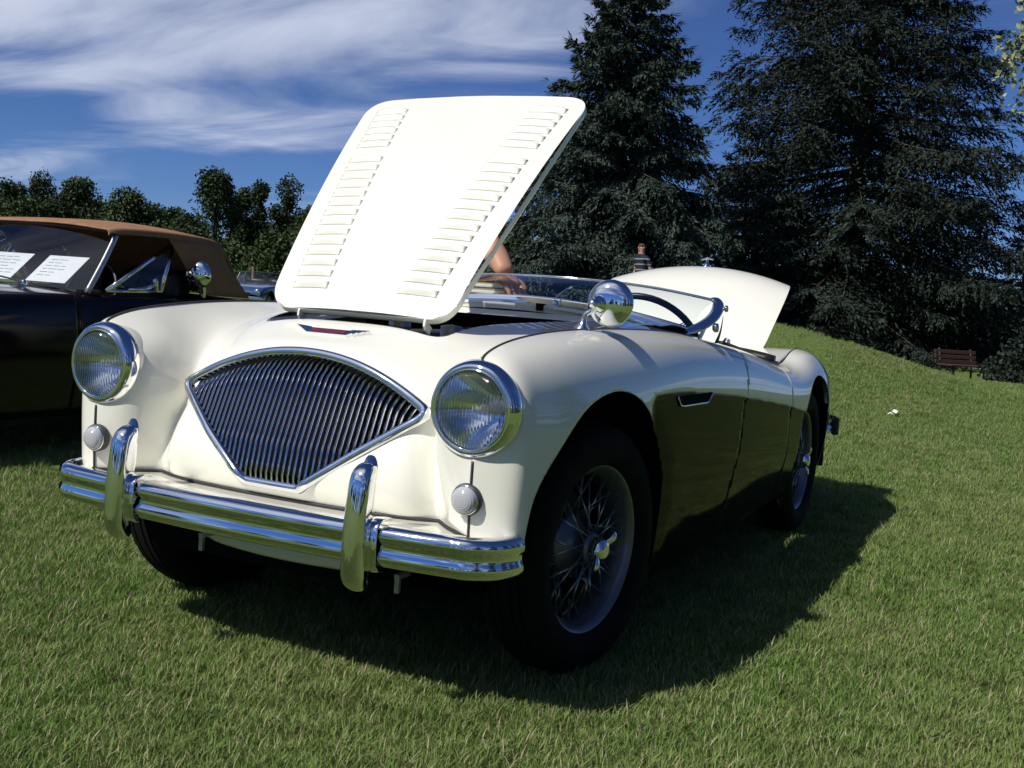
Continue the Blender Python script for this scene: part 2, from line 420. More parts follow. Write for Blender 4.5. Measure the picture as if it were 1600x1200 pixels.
V1, F1 = clip(HV, HF, lambda V: np.where(V[:, 1] > -.40, -sd_o(V[:, :2]), 1.0))
V1, F1 = clip(V1, F1, lambda V: np.where(V[:, 1] < -.30, -(sd_g(V[:, [0, 2]])), 1.0))
V1, F1 = clip(V1, F1, lamp_hole)
shroud = mesh('front_shroud', V1, F1, M['cream'], car, solid=.0025, offset=-1)
# rolled lip round the bonnet opening
def drop(P2, zoff=0):
    """height of the shroud under plan points"""
    T = HG[HG[:, :, 1] > -.40].reshape(-1, 3); o = []
    for p in P2:
        d = np.linalg.norm(T[:, :2] - p, axis=1); k = np.argsort(d)[:4]; w = 1 / (d[k] + 1e-4); o.append((T[k, 2] * w).sum() / w.sum() + zoff)
    return np.array(o)
oz = drop(OPEN)
rim_out = np.column_stack([OPEN, oz - .004]); 
cen = OPEN.mean(0); inn = OPEN + (cen - OPEN) * .035
G = np.stack([np.column_stack([OPEN, oz - .001]), np.column_stack([OPEN * .998, oz - .016]), np.column_stack([inn, oz - .018])])
mesh('opening_flange', *gridmesh(G, wrap_u=True), M['cream'], car, solid=.002)
# seam beads over the fender crowns and down the front
for s in (1, -1):
    q = SEAM_TOP.copy(); q = q[(q[:, 1] < .88)][::2]; q[:, 0] *= s
    q[:, 2] += .0006
    fr = SEAM_FRONT[4:].copy(); fr = fr[fr[:, 2] > .405]; fr[:, 0] *= s; fr[:, 1] -= .0005
    q = q[q[:, 1] > -.527]; fr = fr[fr[:, 2] < .598]
    mesh('seam_bead', *tube(q, .0032, 6, up=(s * 1.0, 0, 0.01)), M['bead'], car)
    mesh('seam_bead', *tube(fr, .0032, 6, up=(s * 1.0, 0, 0.01)), M['bead'], car)
    q = SEAM_TOP.copy(); q = q[(q[:, 1] > 2.05)][::2]; q[:, 0] *= s; q[:, 2] += .001
    mesh('seam_bead', *tube(q, .003, 6, up=(s * 1.0, 0, 0.01)), M['bead'], car)

# ---- badge on the nose
badge = empty('badge', parent=car)
bc = np.array([0, -.318, .8255]); bu = np.array([0, .88, .48]); bu /= np.linalg.norm(bu); bx_ = np.array([1.0, 0, 0]); bn = np.cross(bx_, bu)
def on_badge(P, h): return np.array([bc + bx_ * x + bu * y + bn * h for x, y in P])
def plate(P, h0, h1):
    n = len(P); V = np.concatenate([on_badge(P, h0), on_badge(P, h1)]); F = [tuple(range(n, 2 * n)), tuple(range(n))[::-1]] + [(i, (i + 1) % n, n + (i + 1) % n, n + i) for i in range(n)]
    return V, F
wing = [(-.115,.020),(-.066,.014),(-.058,.010),(.058,.010),(.064,.014),(.115,.018),(.103,.009),(.098,.011),(.090,.001),(.084,.004),(.077,-.006),(.071,-.002),(.060,-.014),(-.062,-.014)]
mesh('wing', *plate(wing, -.006, .005), M['chrome'], badge, smooth=False)
mesh('enamel_bar', *plate([(-.056,.007),(.054,.007),(.050,-.009),(-.052,-.009)], .005, .0062), M['red'], badge, smooth=False)
fc = bpy.data.curves.new('badge_text', 'FONT'); fc.body = 'Austin Healey'; fc.size = .0145; fc.extrude = .0006; fc.align_x = 'CENTER'; fc.align_y = 'CENTER'
fo = bpy.data.objects.new('lettering', fc); COL.objects.link(fo)
bpy.context.view_layer.update()
tm = bpy.data.meshes.new_from_object(fo.evaluated_get(bpy.context.evaluated_depsgraph_get())); bpy.data.objects.remove(fo)
tm.materials.clear(); to = link('lettering', tm, M['chrome'], badge)
mw = Matrix.Identity(4)
for i in range(3): mw[i][0] = bx_[i]; mw[i][1] = bu[i]; mw[i][2] = bn[i]; mw[i][3] = (bc + bn * .0066 - bu * .001)[i]
to.matrix_local = mw

# ---- grille
grille = empty('grille', parent=car)
ring = GR.copy(); ry = ygr(ring[:, 0], ring[:, 1])
RP = np.column_stack([ring[:, 0], ry, ring[:, 1]])
# resample closed outline
def resample(P, n):
    Q = np.concatenate([P, P[:1]]); s = np.concatenate([[0], np.cumsum(np.linalg.norm(np.diff(Q, axis=0), axis=1))]); t = np.linspace(0, s[-1], n, endpoint=False)
    return np.stack([np.interp(t, s, Q[:, i]) for i in range(3)], 1)
RP = resample(RP, 170)
prof = np.array([(-.011, -.010), (-.011, .004), (-.007, .010), (.003, .012), (.010, .008), (.012, .0), (.010, -.010)])
T_, S_, U_ = frames(RP, (0, -1, 0.25), True)
V, F = sweep(RP, prof, (0, -1, 0.25), True)
mesh('grille_frame', V, F, M['chrome'], grille, fixn=True, sharp=50)
nb = 43
for i in range(nb):
    x = -.340 + .680 * i / (nb - 1)
    zt = float(grille_top(x)) - .004
    ax = abs(x)
    zb = .461 if ax < .080 else .461 + (ax - .080) * (.634 - .458) / (.33 - .082) + .002
    if zt - zb < .012: continue
    zs = np.linspace(zb, zt, 14); P = []
    for z in zs:
        y = float(ygr(x, z)) + .004
        k = max(0.0, (z - (zt - .055)) / .055); y += .055 * k ** 2.2
        P.append((x, y, z))
    V, F = sweep(np.array(P), [(-.0022, -.010), (-.0034, .001), (-.002, .005), (0, .0062), (.002, .005), (.0034, .001), (.0022, -.010)], (0, -1, 0.2))
    mesh('grille_bar', V, F, M['chrome'], grille, fixn=True, sharp=60)
bk = np.array([(-.34,-.36,.44),(.34,-.36,.44),(.36,-.30,.72),(-.36,-.30,.72)])
mesh('radiator_core', *join(box((0,-.325,.575),(.56,.03,.26))), vary(mat('radiator', rough=.6), (.006,.006,.006), (.02,.016,.013), 60), grille, smooth=False)

# ---- headlights and parking lamps
def lamp(s):
    h = empty('headlight', (s * .550, -.527, .7015), parent=car)
    pr = [(.098, -.03), (.1075, -.006), (.1085, .002), (.1070, .010), (.1030, .020), (.0970, .0275), (.0915, .0300), (.0880, .0285), (.0865, .024), (.0865, .006)]
    mesh('headlight_rim', *lathe(pr, 64, (0, 0, 0), (0, -1, 0)), M['chrome'], h, fixn=False)
    mesh('headlight_bezel', *lathe([(.0885, .0265), (.0880, .0310), (.0855, .0320), (.0845, .0285)], 64, (0, 0, 0), (0, -1, 0)), M['chrome'], h)
    mesh('headlight_bucket', *lathe([(.088, -.115), (.1035, -.10), (.1045, -.015)], 56, (0, 0, 0), (0, -1, 0)), M['cream'], h)
    a = np.linspace(0, 1, 12); R0 = .0855
    outer = [(R0 * math.sin(t * math.pi / 2) if t > 0 else 1e-4, .024 + .024 * math.cos(t * math.pi / 2)) for t in a]
    inner = [(r * .985, hh - .004) for r, hh in outer[::-1]]
    mesh('headlight_lens', *lathe(outer[::1] + inner, 56, (0, 0, 0), (0, -1, 0)), M['lens'], h, fixn=True)
    mesh('headlight_reflector', *lathe([(.0845 * math.sqrt(t) if t > 0 else 1e-4, -.045 + .066 * t) for t in np.linspace(0, 1, 14)], 48, (0, 0, 0), (0, -1, 0)), M['chrome'], h)
    mesh('bulb', *lathe([(1e-4, .002), (.008, 0), (.010, -.01), (.009, -.045)], 16, (0, 0, 0), (0, -1, 0)), M['frost'], h)
    p = empty('parking_lamp', (s * .5515, -.545, .507), parent=car)
    mesh('lamp_base', *lathe([(.030, -.012), (.0355, -.008), (.036, .004), (.0335, .010), (.0305, .011), (.030, .006)], 40, (0, 0, 0), (0, -1, 0)), M['bead'], p)
    mesh('lamp_bezel', *lathe([(.0335, .008), (.0330, .0125), (.0305, .0140), (.0290, .0120)], 40, (0, 0, 0), (0, -1, 0)), M['chrome'], p)
    mesh('lamp_lens', *lathe([(.0300, .010), (.0285, .019), (.024, .0245), (.016, .0275), (.008, .0288), (1e-4, .029)], 40, (0, 0, 0), (0, -1, 0)), M['frost'], p)
for s in (1, -1): lamp(s)

# ---- bumper, overriders, valance, apron
def by(x): return -.640 + .045 * (abs(x) / .60) ** 2.2
bxs = np.linspace(-.59, .59, 50)
BP = [(-.656, -.500, .392), (-.653, -.522, .392), (-.642, -.550, .392), (-.622, -.574, .392)] + [(x, by(x), .392) for x in bxs] + [(.622, -.574, .392), (.642, -.550, .392), (.653, -.522, .392), (.656, -.500, .392)]
BP = spl(BP, 150)
# profile: side = outwards (towards the front), two rounded ribs
pr = []
for cz, n0 in ((.0215, 1), (-.0215, 1)):
    pass
half = [(-.020, .044), (-.008, .046), (.004, .0455), (.014, .041), (.020, .033), (.0215, .024), (.0200, .014), (.0165, .0075), (.0155, .003)]
half = half + [(d, -z) for d, z in half[::-1]]
prof = np.array(half + [(-.012, -.036), (-.010, .036)])
V, F = sweep(BP, prof[:, :], (0, 0, 1))
bumper = empty('bumper', parent=car)
mesh('bumper_bar', V, F, M['chrome'], bumper, fixn=True, sharp=70)
for s in (1, -1):
    x0 = s * .350; yb = by(.35)
    P = spl([(x0, yb + .010, .553), (x0, yb - .010, .552), (x0, yb - .026, .536), (x0, yb - .034, .490), (x0, yb - .040, .420), (x0, yb - .041, .360), (x0, yb - .037, .325), (x0, yb - .020, .307), (x0, yb + .004, .303)], 34)
    pf = np.array([(math.copysign(abs(math.cos(a)) ** .8, math.cos(a)) * .0255, math.sin(a) * .020 if math.sin(a) > 0 else math.sin(a) * .048) for a in np.linspace(0, 2 * math.pi, 20, endpoint=False)])
    T_, S_, U_ = frames(P, (0, -1, 0.02))
    sc = np.interp(np.linspace(0, 1, 34), [0, .05, .2, .5, .8, .94, 1], [.55, .88, .98, 1.10, 1.06, .85, .4])
    V, F = sweep(P, pf, np.tile([1.0, 0, 0], (34, 1)), scale=sc)
    # ribbed guard: frame uses x as up so swap axes
    Gp = []
    for k in range(34):
        n_ = np.array([0, -(P[min(k + 1, 33)] - P[max(k - 1, 0)])[2], (P[min(k + 1, 33)] - P[max(k - 1, 0)])[1]]); n_ /= np.linalg.norm(n_) + 1e-9
        if n_[1] > 0: n_ = -n_
        Gp.append([P[k] + sc[k] * (np.array([1.0, 0, 0]) * a + n_ * b * (1.0 if b > 0 else .9)) for a, b in pf])
    V, F = gridmesh(np.array(Gp), wrap_u=True); F += [tuple(range(20)), tuple(range(33 * 20, 34 * 20))]
    mesh('overrider', V, F, M['chrome'], bumper, fixn=True)
    # saddle clamp that wraps the bar beside the overrider
    x1 = s * .350 + .034; pz = [(-.030, .054), (-.004, .058), (.016, .053), (.027, .040), (.0295, .0), (.027, -.040), (.016, -.053), (-.004, -.056)]
    Gs = np.array([[(x1 + dx, by(x1) - d * k, .392 + z * k) for d, z in pz] for dx, k in ((-.016, .97), (-.013, 1.05), (.009, 1.05), (.013, .97))])
    mesh('bumper_saddle', *gridmesh(spl(Gs, 10)), M['chrome'], bumper, solid=.003)
xs = np.linspace(-.645, .645, 60)
def yb_in(x): return np.interp(np.abs(x), [0, .14, .28, .375, .425, .475, .56, .66], [-.496, -.493, -.483, -.457, -.437, -.484, -.546, -.50])
G = np.array([[(x, yb_in(x) + .03, .418) for x in xs], [(x, yb_in(x) - .01, .4195) for x in xs], [(x, (yb_in(x) + by(x)) / 2, .425) for x in xs], [(x, by(x) + .03, .4285) for x in xs], [(x, by(x) + .012, .427) for x in xs], [(x, by(x) + .008, .41) for x in xs]])
mesh('valance', *gridmesh(spl(G, 14)), M['cream'], car, solid=.003, offset=1)
mesh('valance_gasket', *tube(np.array([(x, float(yb_in(x)) - .003, .4240) for x in np.linspace(-.565, .565, 90)]), .0045, 6), M['trim'], car)
G = np.array([[(x * k, -.46 + dy + .25 * x * x, z) for x in np.linspace(-.30, .30, 24)] for k, dy, z in ((1, .02, .40), (.98, -.02, .35), (.86, -.035, .305), (.66, -.02, .272), (.5, .04, .262))])
mesh('lower_apron', *gridmesh(spl(G, 14)), M['cream'], car, solid=.003)
for x in (-.205, .375):
    mesh('tow_bracket', *join(box((x, -.52, .280), (.012, .008, .036)), box((x, -.50, .30), (.014, .05, .010))), M['steel'], car, smooth=False)

# ---- bonnet, hinged at the nose and standing open
LB = .872; bd = np.array([0, .665, .747]); bd /= np.linalg.norm(bd); ZB = np.array([.012, -.235, .884]) + bd * .002; bnn = np.array([0, -bd[2], bd[1]])
bonnet = empty('bonnet', parent=car)
def bhalf(v): return .285 + .098 * np.clip(v / LB, 0, 1) ** 0.9
def bsurf(u, v):    # u metres across, v metres along
    w = bhalf(v); h = .030 * (1 - (u / w) ** 2 * .55) - .016 + .022 * (1 - ((v / LB) * 2 - 1) ** 2)
    h = h - .016 * np.clip(1 - v / .10, 0, 1) ** 2
    return ZB + np.array([u, 0, 0]) + bd * v + bnn * h
vl = []      # louvre positions along the panel
for k in range(14): vl.append(.060 + k * .0380)
for k in range(6): vl.append(.625 + k * .0338)
LW, LH = .118, .0175
def lcent(v): return .160 + .118 * (v / LB)
vg = sorted(set([0, .012, .025, .04] + [round(a, 4) for v in vl for a in (v, v + LH)] + list(np.round(np.linspace(vl[-1] + .028, LB, 5), 4))))
ug = [-1, -.985, -.965, -.93] + [('c', -1, -.60)] + [('c', -1, a) for a in np.linspace(.5, -.5, 7)][::-1] + [('c', -1, .60)] + list(np.linspace(-.16, .16, 6)) + [('c', 1, -.60)] + [('c', 1, a) for a in np.linspace(-.5, .5, 7)] + [('c', 1, .60)] + [.93, .965, .985, 1]
def uval(e, v): return e[1] * lcent(v) + e[2] * LW if isinstance(e, tuple) else (e * bhalf(v) if abs(e) > .5 else e * .36)
G = np.array([[bsurf(uval(e, v), v) for e in ug] for v in vg]); P2 = np.array([[(uval(e, v), v) for e in ug] for v in vg])
ls = {(s, round(v, 4)) for s in (-1, 1) for v in vl}
nu = len(ug); F = []
for j in range(len(vg) - 1):
    for i in range(nu - 1):
        ea, eb = ug[i], ug[i + 1]
        if isinstance(ea, tuple) and isinstance(eb, tuple) and ea[1] == eb[1] and (ea[1], round(vg[j], 4)) in ls and abs(vg[j + 1] - vg[j] - LH) < 1e-3 and abs(ea[2]) < .51 and abs(eb[2]) < .51: continue
        F.append((j * nu + i, j * nu + i + 1, (j + 1) * nu + i + 1, (j + 1) * nu + i))
# rounded corners: clip in the panel's own plane
wf, wr = bhalf(0), bhalf(LB)
OUT = rpoly([(-wf, 0), (wf, 0), (wr, LB), (-wr, LB)], [.075, .075, .085, .085], 14); sd_b = sdist(OUT)
Vf = G.reshape(-1, 3); Pf = P2.reshape(-1, 2)
VV = np.column_stack([Vf, Pf])
V1, F1 = clip(VV, F, lambda V: np.where(sd_b(V[:, 3:5]) >= -1e-6, np.maximum(sd_b(V[:, 3:5]), 1e-7), sd_b(V[:, 3:5])))
mesh('bonnet_skin', V1[:, :3], F1, M['cream'], bonnet)
# folded edge
E = np.array([bsurf(u, v) for u, v in OUT]); cb = E.mean(0)
G = np.stack([E, E - bnn * .006 + (cb - E) * .002, E - bnn * .020 + (cb - E) * .004, E - bnn * .020 + (cb - E) * .05])
mesh('bonnet_edge', *gridmesh(spl(G, 9), wrap_u=True), M['cream'], bonnet, fixn=False, solid=.0015)
# louvre hood: open along its upper edge
def louvre_vf():
    nu_, nv_ = 17, 7; g = []
    for j in range(nv_):
        row = []
        for i in range(nu_):
            u = -1 + 2 * i / (nu_ - 1); t = j / (nv_ - 1)
            e = (1 - abs(u) ** 3.2) ** .8
            row.append((u * LW / 2, -.005 + (LH + .0035) * t, .0095 * e * math.sin(t * math.pi / 2) ** 1.25))
        g.append(row)
    return gridmesh(np.array(g))
lv, lf = louvre_vf(); lme = bpy.data.meshes.new('louvre'); lme.from_pydata([tuple(v) for v in lv], [], lf); lme.shade_smooth(); lme.materials.append(M['cream'])
for s in (-1, 1):
    for v in vl:
        u = s * lcent(v); o = bsurf(u, v); du = bsurf(u + .01, v) - o; du /= np.linalg.norm(du); dv = bsurf(u, v + .01) - o; dv /= np.linalg.norm(dv); nn = np.cross(du, dv)
        lo = link('louvre', lme, None, bonnet); mm4 = Matrix.Identity(4)
        for i in range(3): mm4[i][0] = du[i]; mm4[i][1] = dv[i]; mm4[i][2] = nn[i]; mm4[i][3] = o[i] + nn[i] * .0003
        lo.matrix_local = mm4
        md = lo.modifiers.new('solid', 'SOLIDIFY'); md.thickness = .0012; md.offset = -1
for x in (-.17, .225):
    P = spl([(x, -.20, .845), (x, -.220, .862), (x, -.208, .878), (x, -.185, .888)], 10)
    mesh('hinge', *sweep(P, [(-.011, -.003), (.011, -.003), (.011, .003), (-.011, .003)], (1, 0, 0)), M['cream'], bonnet, fixn=True, smooth=False)
for s in (-1, 1):
    q = [bsurf(s * .10, v) - bnn * .018 for v in np.linspace(.05, LB - .05, 8)]
    mesh('bonnet_rib', *tube(np.array(q), .012, 6), M['cream'], bonnet)
ps = bsurf(-.30, .62) - bnn * .02
mesh('prop_rod', *tube(np.array([(-.355, .30, .865), ps]), .005, 8), M['steel'], bonnet)
# ---- wheels
def make_wheel(s):
    w = empty('wheel', parent=car)
    a = np.linspace(0, 2 * np.pi, 22, endpoint=False)
    tp = [(.215, .052), (.222, .062), (.235, .072), (.268, .076), (.295, .071), (.312, .060), (.3205, .050), (.3225, .046), (.3185, .044), (.3185, .040), (.3245, .038), (.3255, .022), (.320, .020), (.320, .016), (.326, .014), (.3265, 0)]
    tp = tp + [(r, -h) for r, h in tp[-2::-1]]
    mesh('tyre', *lathe(tp, 72, (0, 0, 0), (s, 0, 0)), M['rubber'], w, sharp=40)
    rp = [(.190, .040), (.202, .052), (.2095, .058), (.2115, .055), (.209, .050), (.200, .042), (.198, .034), (.191, .028), (.189, -.02), (.196, -.03), (.200, -.045), (.210, -.055), (.205, -.058), (.192, -.040), (.183, -.022), (.183, .024), (.190, .036)]
    rp = [(r * 1.055, h) for r, h in rp]
    mesh('rim', *lathe(rp, 72, (0, 0, 0), (s, 0, 0), closed=True), M['wheel_paint'], w)
    mesh('hub', *lathe([(.020, .058), (.040, .052), (.042, .044), (.036, .038), (.037, .010), (.050, -.005), (.072, -.016), (.078, -.024), (.072, -.034), (.02, -.036)], 40, (0, 0, 0), (s, 0, 0)), M['wheel_paint'], w)
    mesh('brake_drum', *lathe([(.02, -.036), (.125, -.038), (.140, -.045), (.140, -.10), (.02, -.10)], 40, (0, 0, 0), (s, 0, 0)), M['brake'], w)
    sp = empty('spinner', parent=w)
    ears = []
    for k in (0.6, 0.6 + math.pi):
        P = spl([(.072 * s, .018 * math.cos(k), .018 * math.sin(k)), (.084 * s, .036 * math.cos(k), .036 * math.sin(k)), (.090 * s, .052 * math.cos(k + .10), .052 * math.sin(k + .10)), (.086 * s, .066 * math.cos(k + .16), .066 * math.sin(k + .16))], 10)
        ears.append(sweep(P, circ(.013, 10, .006), (s, 0, 0), scale=[.9, 1, 1, 1, .98, .95, .9, .8, .65, .3]))
    mesh('spinner_cap', *join(lathe([(.030, .050), (.034, .058), (.033, .072), (.029, .084), (.024, .090), (.012, .0925), (1e-4, .093)], 32, (0, 0, 0), (s, 0, 0)), *ears), M['chrome'], sp)
    bpy.context.view_layer.update()
    # 60 spokes: shared mesh of unit length along z
    V, F = tube(np.array([(0, 0, 0), (0, 0, .5), (0, 0, 1.0)]), .0025, 6)
    me = bpy.data.meshes.new('spoke'); me.from_pydata([tuple(v) for v in V], [], F); me.shade_smooth(); me.materials.append(M['spoke'])
    for k in range(60):
        o_ = k % 3 == 0
        a0 = 2 * math.pi * k / 60; tw = (.42 if (k // (3 if o_ else 1)) % 2 else -.42) * (1.0 if o_ else 1.35)
        if o_: p0 = np.array([s * .046, .041 * math.cos(a0 + tw), .041 * math.sin(a0 + tw)]); p1 = np.array([s * .026, .198 * math.cos(a0), .181 * math.sin(a0)])
        else: p0 = np.array([s * -.024, .072 * math.cos(a0 + tw), .072 * math.sin(a0 + tw)]); p1 = np.array([s * (.020 if k % 3 == 1 else -.012), .198 * math.cos(a0), .198 * math.sin(a0)])
        o = link('spoke', me, None, w); d = Vector(p1 - p0); q = d.to_track_quat('Z', 'Y').to_matrix().to_4x4()
        o.matrix_local = Matrix.Translation(Vector(p0)) @ q @ Matrix.Diagonal((1, 1, d.length, 1))
    return w
M['wheel_paint'] = vary(mat('silver_wheel_paint', rough=.38, metal=.6), (.17,.175,.18), (.22,.225,.23), 10)
M['spoke'] = vary(mat('spoke_steel', rough=.3, metal=.8), (.45,.46,.48), (.55,.56,.58), 10)
M['brake'] = vary(mat('brake_drum', rough=.5, metal=.4), (.03,.03,.035), (.05,.05,.055), 20)
wl_ = make_wheel(1); wl_.location = (.590, -.004, .318); wl_.rotation_euler = (0, 0, R(-8))
wr_ = make_wheel(-1); wr_.location = (-.590, -.004, .318); wr_.rotation_euler = (0, 0, R(-8))
c = copy_tree(wl_, car); c.location = (.648, 2.286, .318); c.rotation_euler = (R(40), 0, 0)
c = copy_tree(wr_, car); c.location = (-.648, 2.286, .318); c.rotation_euler = (R(40), 0, 0)

# ---- dark inner structure: floor, wheel wells, bulkhead, cockpit tub
bits = [box((0, 1.15, .205), (1.30, 1.62, .03)), box((0, 2.55, .30), (.96, 1.10, .03)), box((0, .0, .24), (.86, .85, .03)),
        box((0, .735, .55), (1.20, .02, .68)), box((0, 2.02, .45), (1.30, .02, .55)), box((0, .375, .50), (1.34, .02, .56))]
for s in (1, -1):
    bits += [box((s * .445, .05, .44), (.02, .66, .44)), box((s * .49, 2.45, .50), (.02, .95, .44)), box((s * .565, -.40, .53), (.13, .02, .22)), box((s * .64, 2.72, .40), (.16, .02, .30)), box((s * .675, 1.15, .42), (.02, 1.54, .42))]
    th = np.linspace(.0, math.pi, 20)
    G = np.array([[(s * xx, .0 + .40 * math.cos(t) - .05, .36 + .40 * math.sin(t)) for t in th] for xx in (.445, .665)]); bits.append(gridmesh(G))
    G = np.array([[(s * xx, 2.32 + .37 * math.cos(t), .32 + .40 * math.sin(t)) for t in th] for xx in (.48, .72)]); bits.append(gridmesh(G))
mesh('underbody', *join(*bits), M['black'], car, smooth=False)
mesh('front_axle', *tube(np.array([(-.6, 0, .20), (.6, 0, .20)]), .03, 10), M['black'], car)
mesh('rear_axle', *tube(np.array([(-.64, 2.286, .318), (.64, 2.286, .318)]), .04, 10), M['black'], car)
# ---- engine under the open bonnet
eng = empty('engine', parent=car)
bevel(mesh('engine_block', *box((.02, .20, .60), (.22, .62, .36)), M['engine'], eng, smooth=False), .02)
bevel(mesh('rocker_cover', *box((.02, .20, .805), (.15, .55, .06)), M['engine'], eng, smooth=False), .02, 3)
for k in (.06, .34):
    mesh('air_filter', *lathe([(1e-4, .03), (.06, .03), (.072, .02), (.072, -.03), (1e-4, -.03)], 28, (.22, k, .76), (.75, 0, .66)), M['alu'], eng, sharp=40)
    mesh('carburettor', *lathe([(1e-4, .06), (.03, .055), (.034, -.03), (.02, -.06)], 20, (.14, k, .80), (0, 0, 1)), M['alu'], eng)
mesh('oil_cap', *lathe([(1e-4, .02), (.03, .018), (.032, 0), (.02, -.02)], 20, (.02, -.02, .842), (0, 0, 1)), M['alu'], eng)
mesh('radiator_tank', *join(box((0, -.225, .78), (.42, .07, .05))), M['trim'], eng, smooth=False)
for a, b, cc in (((.1, -.15, .79), (.16, .0, .80), (.18, .25, .70)), ((-.15, -.05, .78), (-.2, .2, .80), (-.1, .55, .78)), ((-.25, .55, .80), (0, .60, .83), (.25, .58, .80))):
    mesh('hose', *tube(spl([a, b, cc], 16), .014, 10), M['trim'], eng)
# ---- rear deck and boot
RD = []
for y, zc, seam in ((1.99, .775, (.62, 1.99, .745)), (2.25, .815, (.61, 2.25, .785)), (2.5, .825, (.60, 2.5, .805)), (2.76, .79, (.585, 2.76, .765)), (2.97, .70, (.555, 2.97, .675)), (3.10, .57, (.51, 3.10, .545)), (3.15, .42, (.49, 3.15, .40))):
    RD.append([(-seam[0] * k, seam[1] + (.03 * (1 - k * k) if y > 2.9 else 0), zc + (seam[2] - zc) * k ** 2.5 - (.02 * math.sin(k * math.pi) if y < 2.9 else 0)) for k in (1, .75, .5, .25)] + [(seam[0] * k, seam[1] + (.03 * (1 - k * k) if y > 2.9 else 0), zc + (seam[2] - zc) * k ** 2.5 - (.02 * math.sin(k * math.pi) if y < 2.9 else 0)) for k in (0, .25, .5, .75, 1)])
DV, DF = gridmesh(surf(RD, 80, 60))
BO = rpoly([(-.45, 2.34), (.45, 2.34), (.42, 2.96), (-.42, 2.96)], .08); sd_bo = sdist(BO)
DV, DF = clip(DV, DF, lambda V: -sd_bo(V[:, :2]))
mesh('rear_deck', DV, DF, M['cream'], car, solid=.003)
lid = empty('boot_lid', parent=car)
LD = []
for v, w, dz in ((0, .40, 0), (.06, .455, .018), (.25, .475, .045), (.5, .48, .055), (.75, .475, .045), (.93, .455, .012), (1.0, .425, -.015)):
    d = np.array([0, math.cos(R(33.5)), math.sin(R(33.5))]); nrm = np.array([0, -d[2], d[1]]); LD.append([np.array([0, 2.33, .795]) + np.array([w * k, 0, 0]) + d * (.72 * v - .05 * v * k * k) + nrm * (dz - .055 * abs(k) ** 2.2) for k in (-1, -.96, -.75, -.4, 0, .4, .75, .96, 1)])
mesh('lid_skin', *gridmesh(surf(LD, 40, 50), flip=False), M['cream'], lid, solid=.012, offset=-1)
hp = np.array(LD[-1][4])
mesh('lid_handle', *join(lathe([(.018, 0), (.016, .02), (.008, .028), (.007, .045), (1e-4, .046)], 16, hp + (0, 0, -.005), (0, .3, 1)), tube(np.array([hp + (-.035, .012, .034), hp + (.0, .014, .046), hp + (.03, .012, .040)]), .006, 8)), M['chrome'], lid)
for s in (-1, 1): mesh('lid_hinge', *tube(spl([(s * .3, 2.30, .79), (s * .3, 2.32, .82), (s * .3, 2.37, .83)], 8), .008, 8), M['chrome'], lid)
mesh('boot_floor', *join(box((0, 2.62, .45), (.9, .6, .02)), box((0, 2.34, .62), (.9, .02, .34)), box((0, 2.96, .55), (.84, .02, .3))), M['trim'], car, smooth=False)
# rear bumper
rb = empty('rear_bumper', parent=car)
P = spl([(-.72, 2.98, .42), (-.69, 3.12, .42), (-.55, 3.20, .42), (0, 3.24, .42), (.55, 3.20, .42), (.69, 3.12, .42), (.72, 2.98, .42)], 60)
mesh('bumper_bar', *sweep(P, prof * np.array([-.9, .9]), (0, 0, 1)), M['chrome'], rb, fixn=True, sharp=70)
for s in (-1, 1):
    bevel(mesh('overrider', *box((s * .36, 3.255, .43), (.05, .05, .22)), M['chrome'], rb), .02, 3)
    bevel(mesh('bumper_end_cap', *box((s * .722, 2.985, .42), (.03, .05, .085)), M['trim'], rb), .008, 2)

# ---- cowl bar with rubber buffers
xs = np.linspace(-.385, .385, 40)
cz = drop(np.stack([xs, np.full(40, .672)], 1))
P = np.column_stack([xs, .668 - .02 * (xs / .385) ** 2 * -1, cz - .003])
mesh('cowl_bar', *sweep(P, [(-.013, -.014), (.013, -.014), (.014, .005), (.010, .011), (-.010, .011), (-.014, .004)], (0, 0, 1)), M['cream'], car, fixn=True, sharp=40)
for x in (-.18, .125, .345):
    k = int(np.argmin(abs(xs - x)))
    bevel(mesh('rubber_buffer', *box(P[k] + (0, -.008, .003), (.026, .026, .024)), M['rubber'], car, smooth=False), .003)

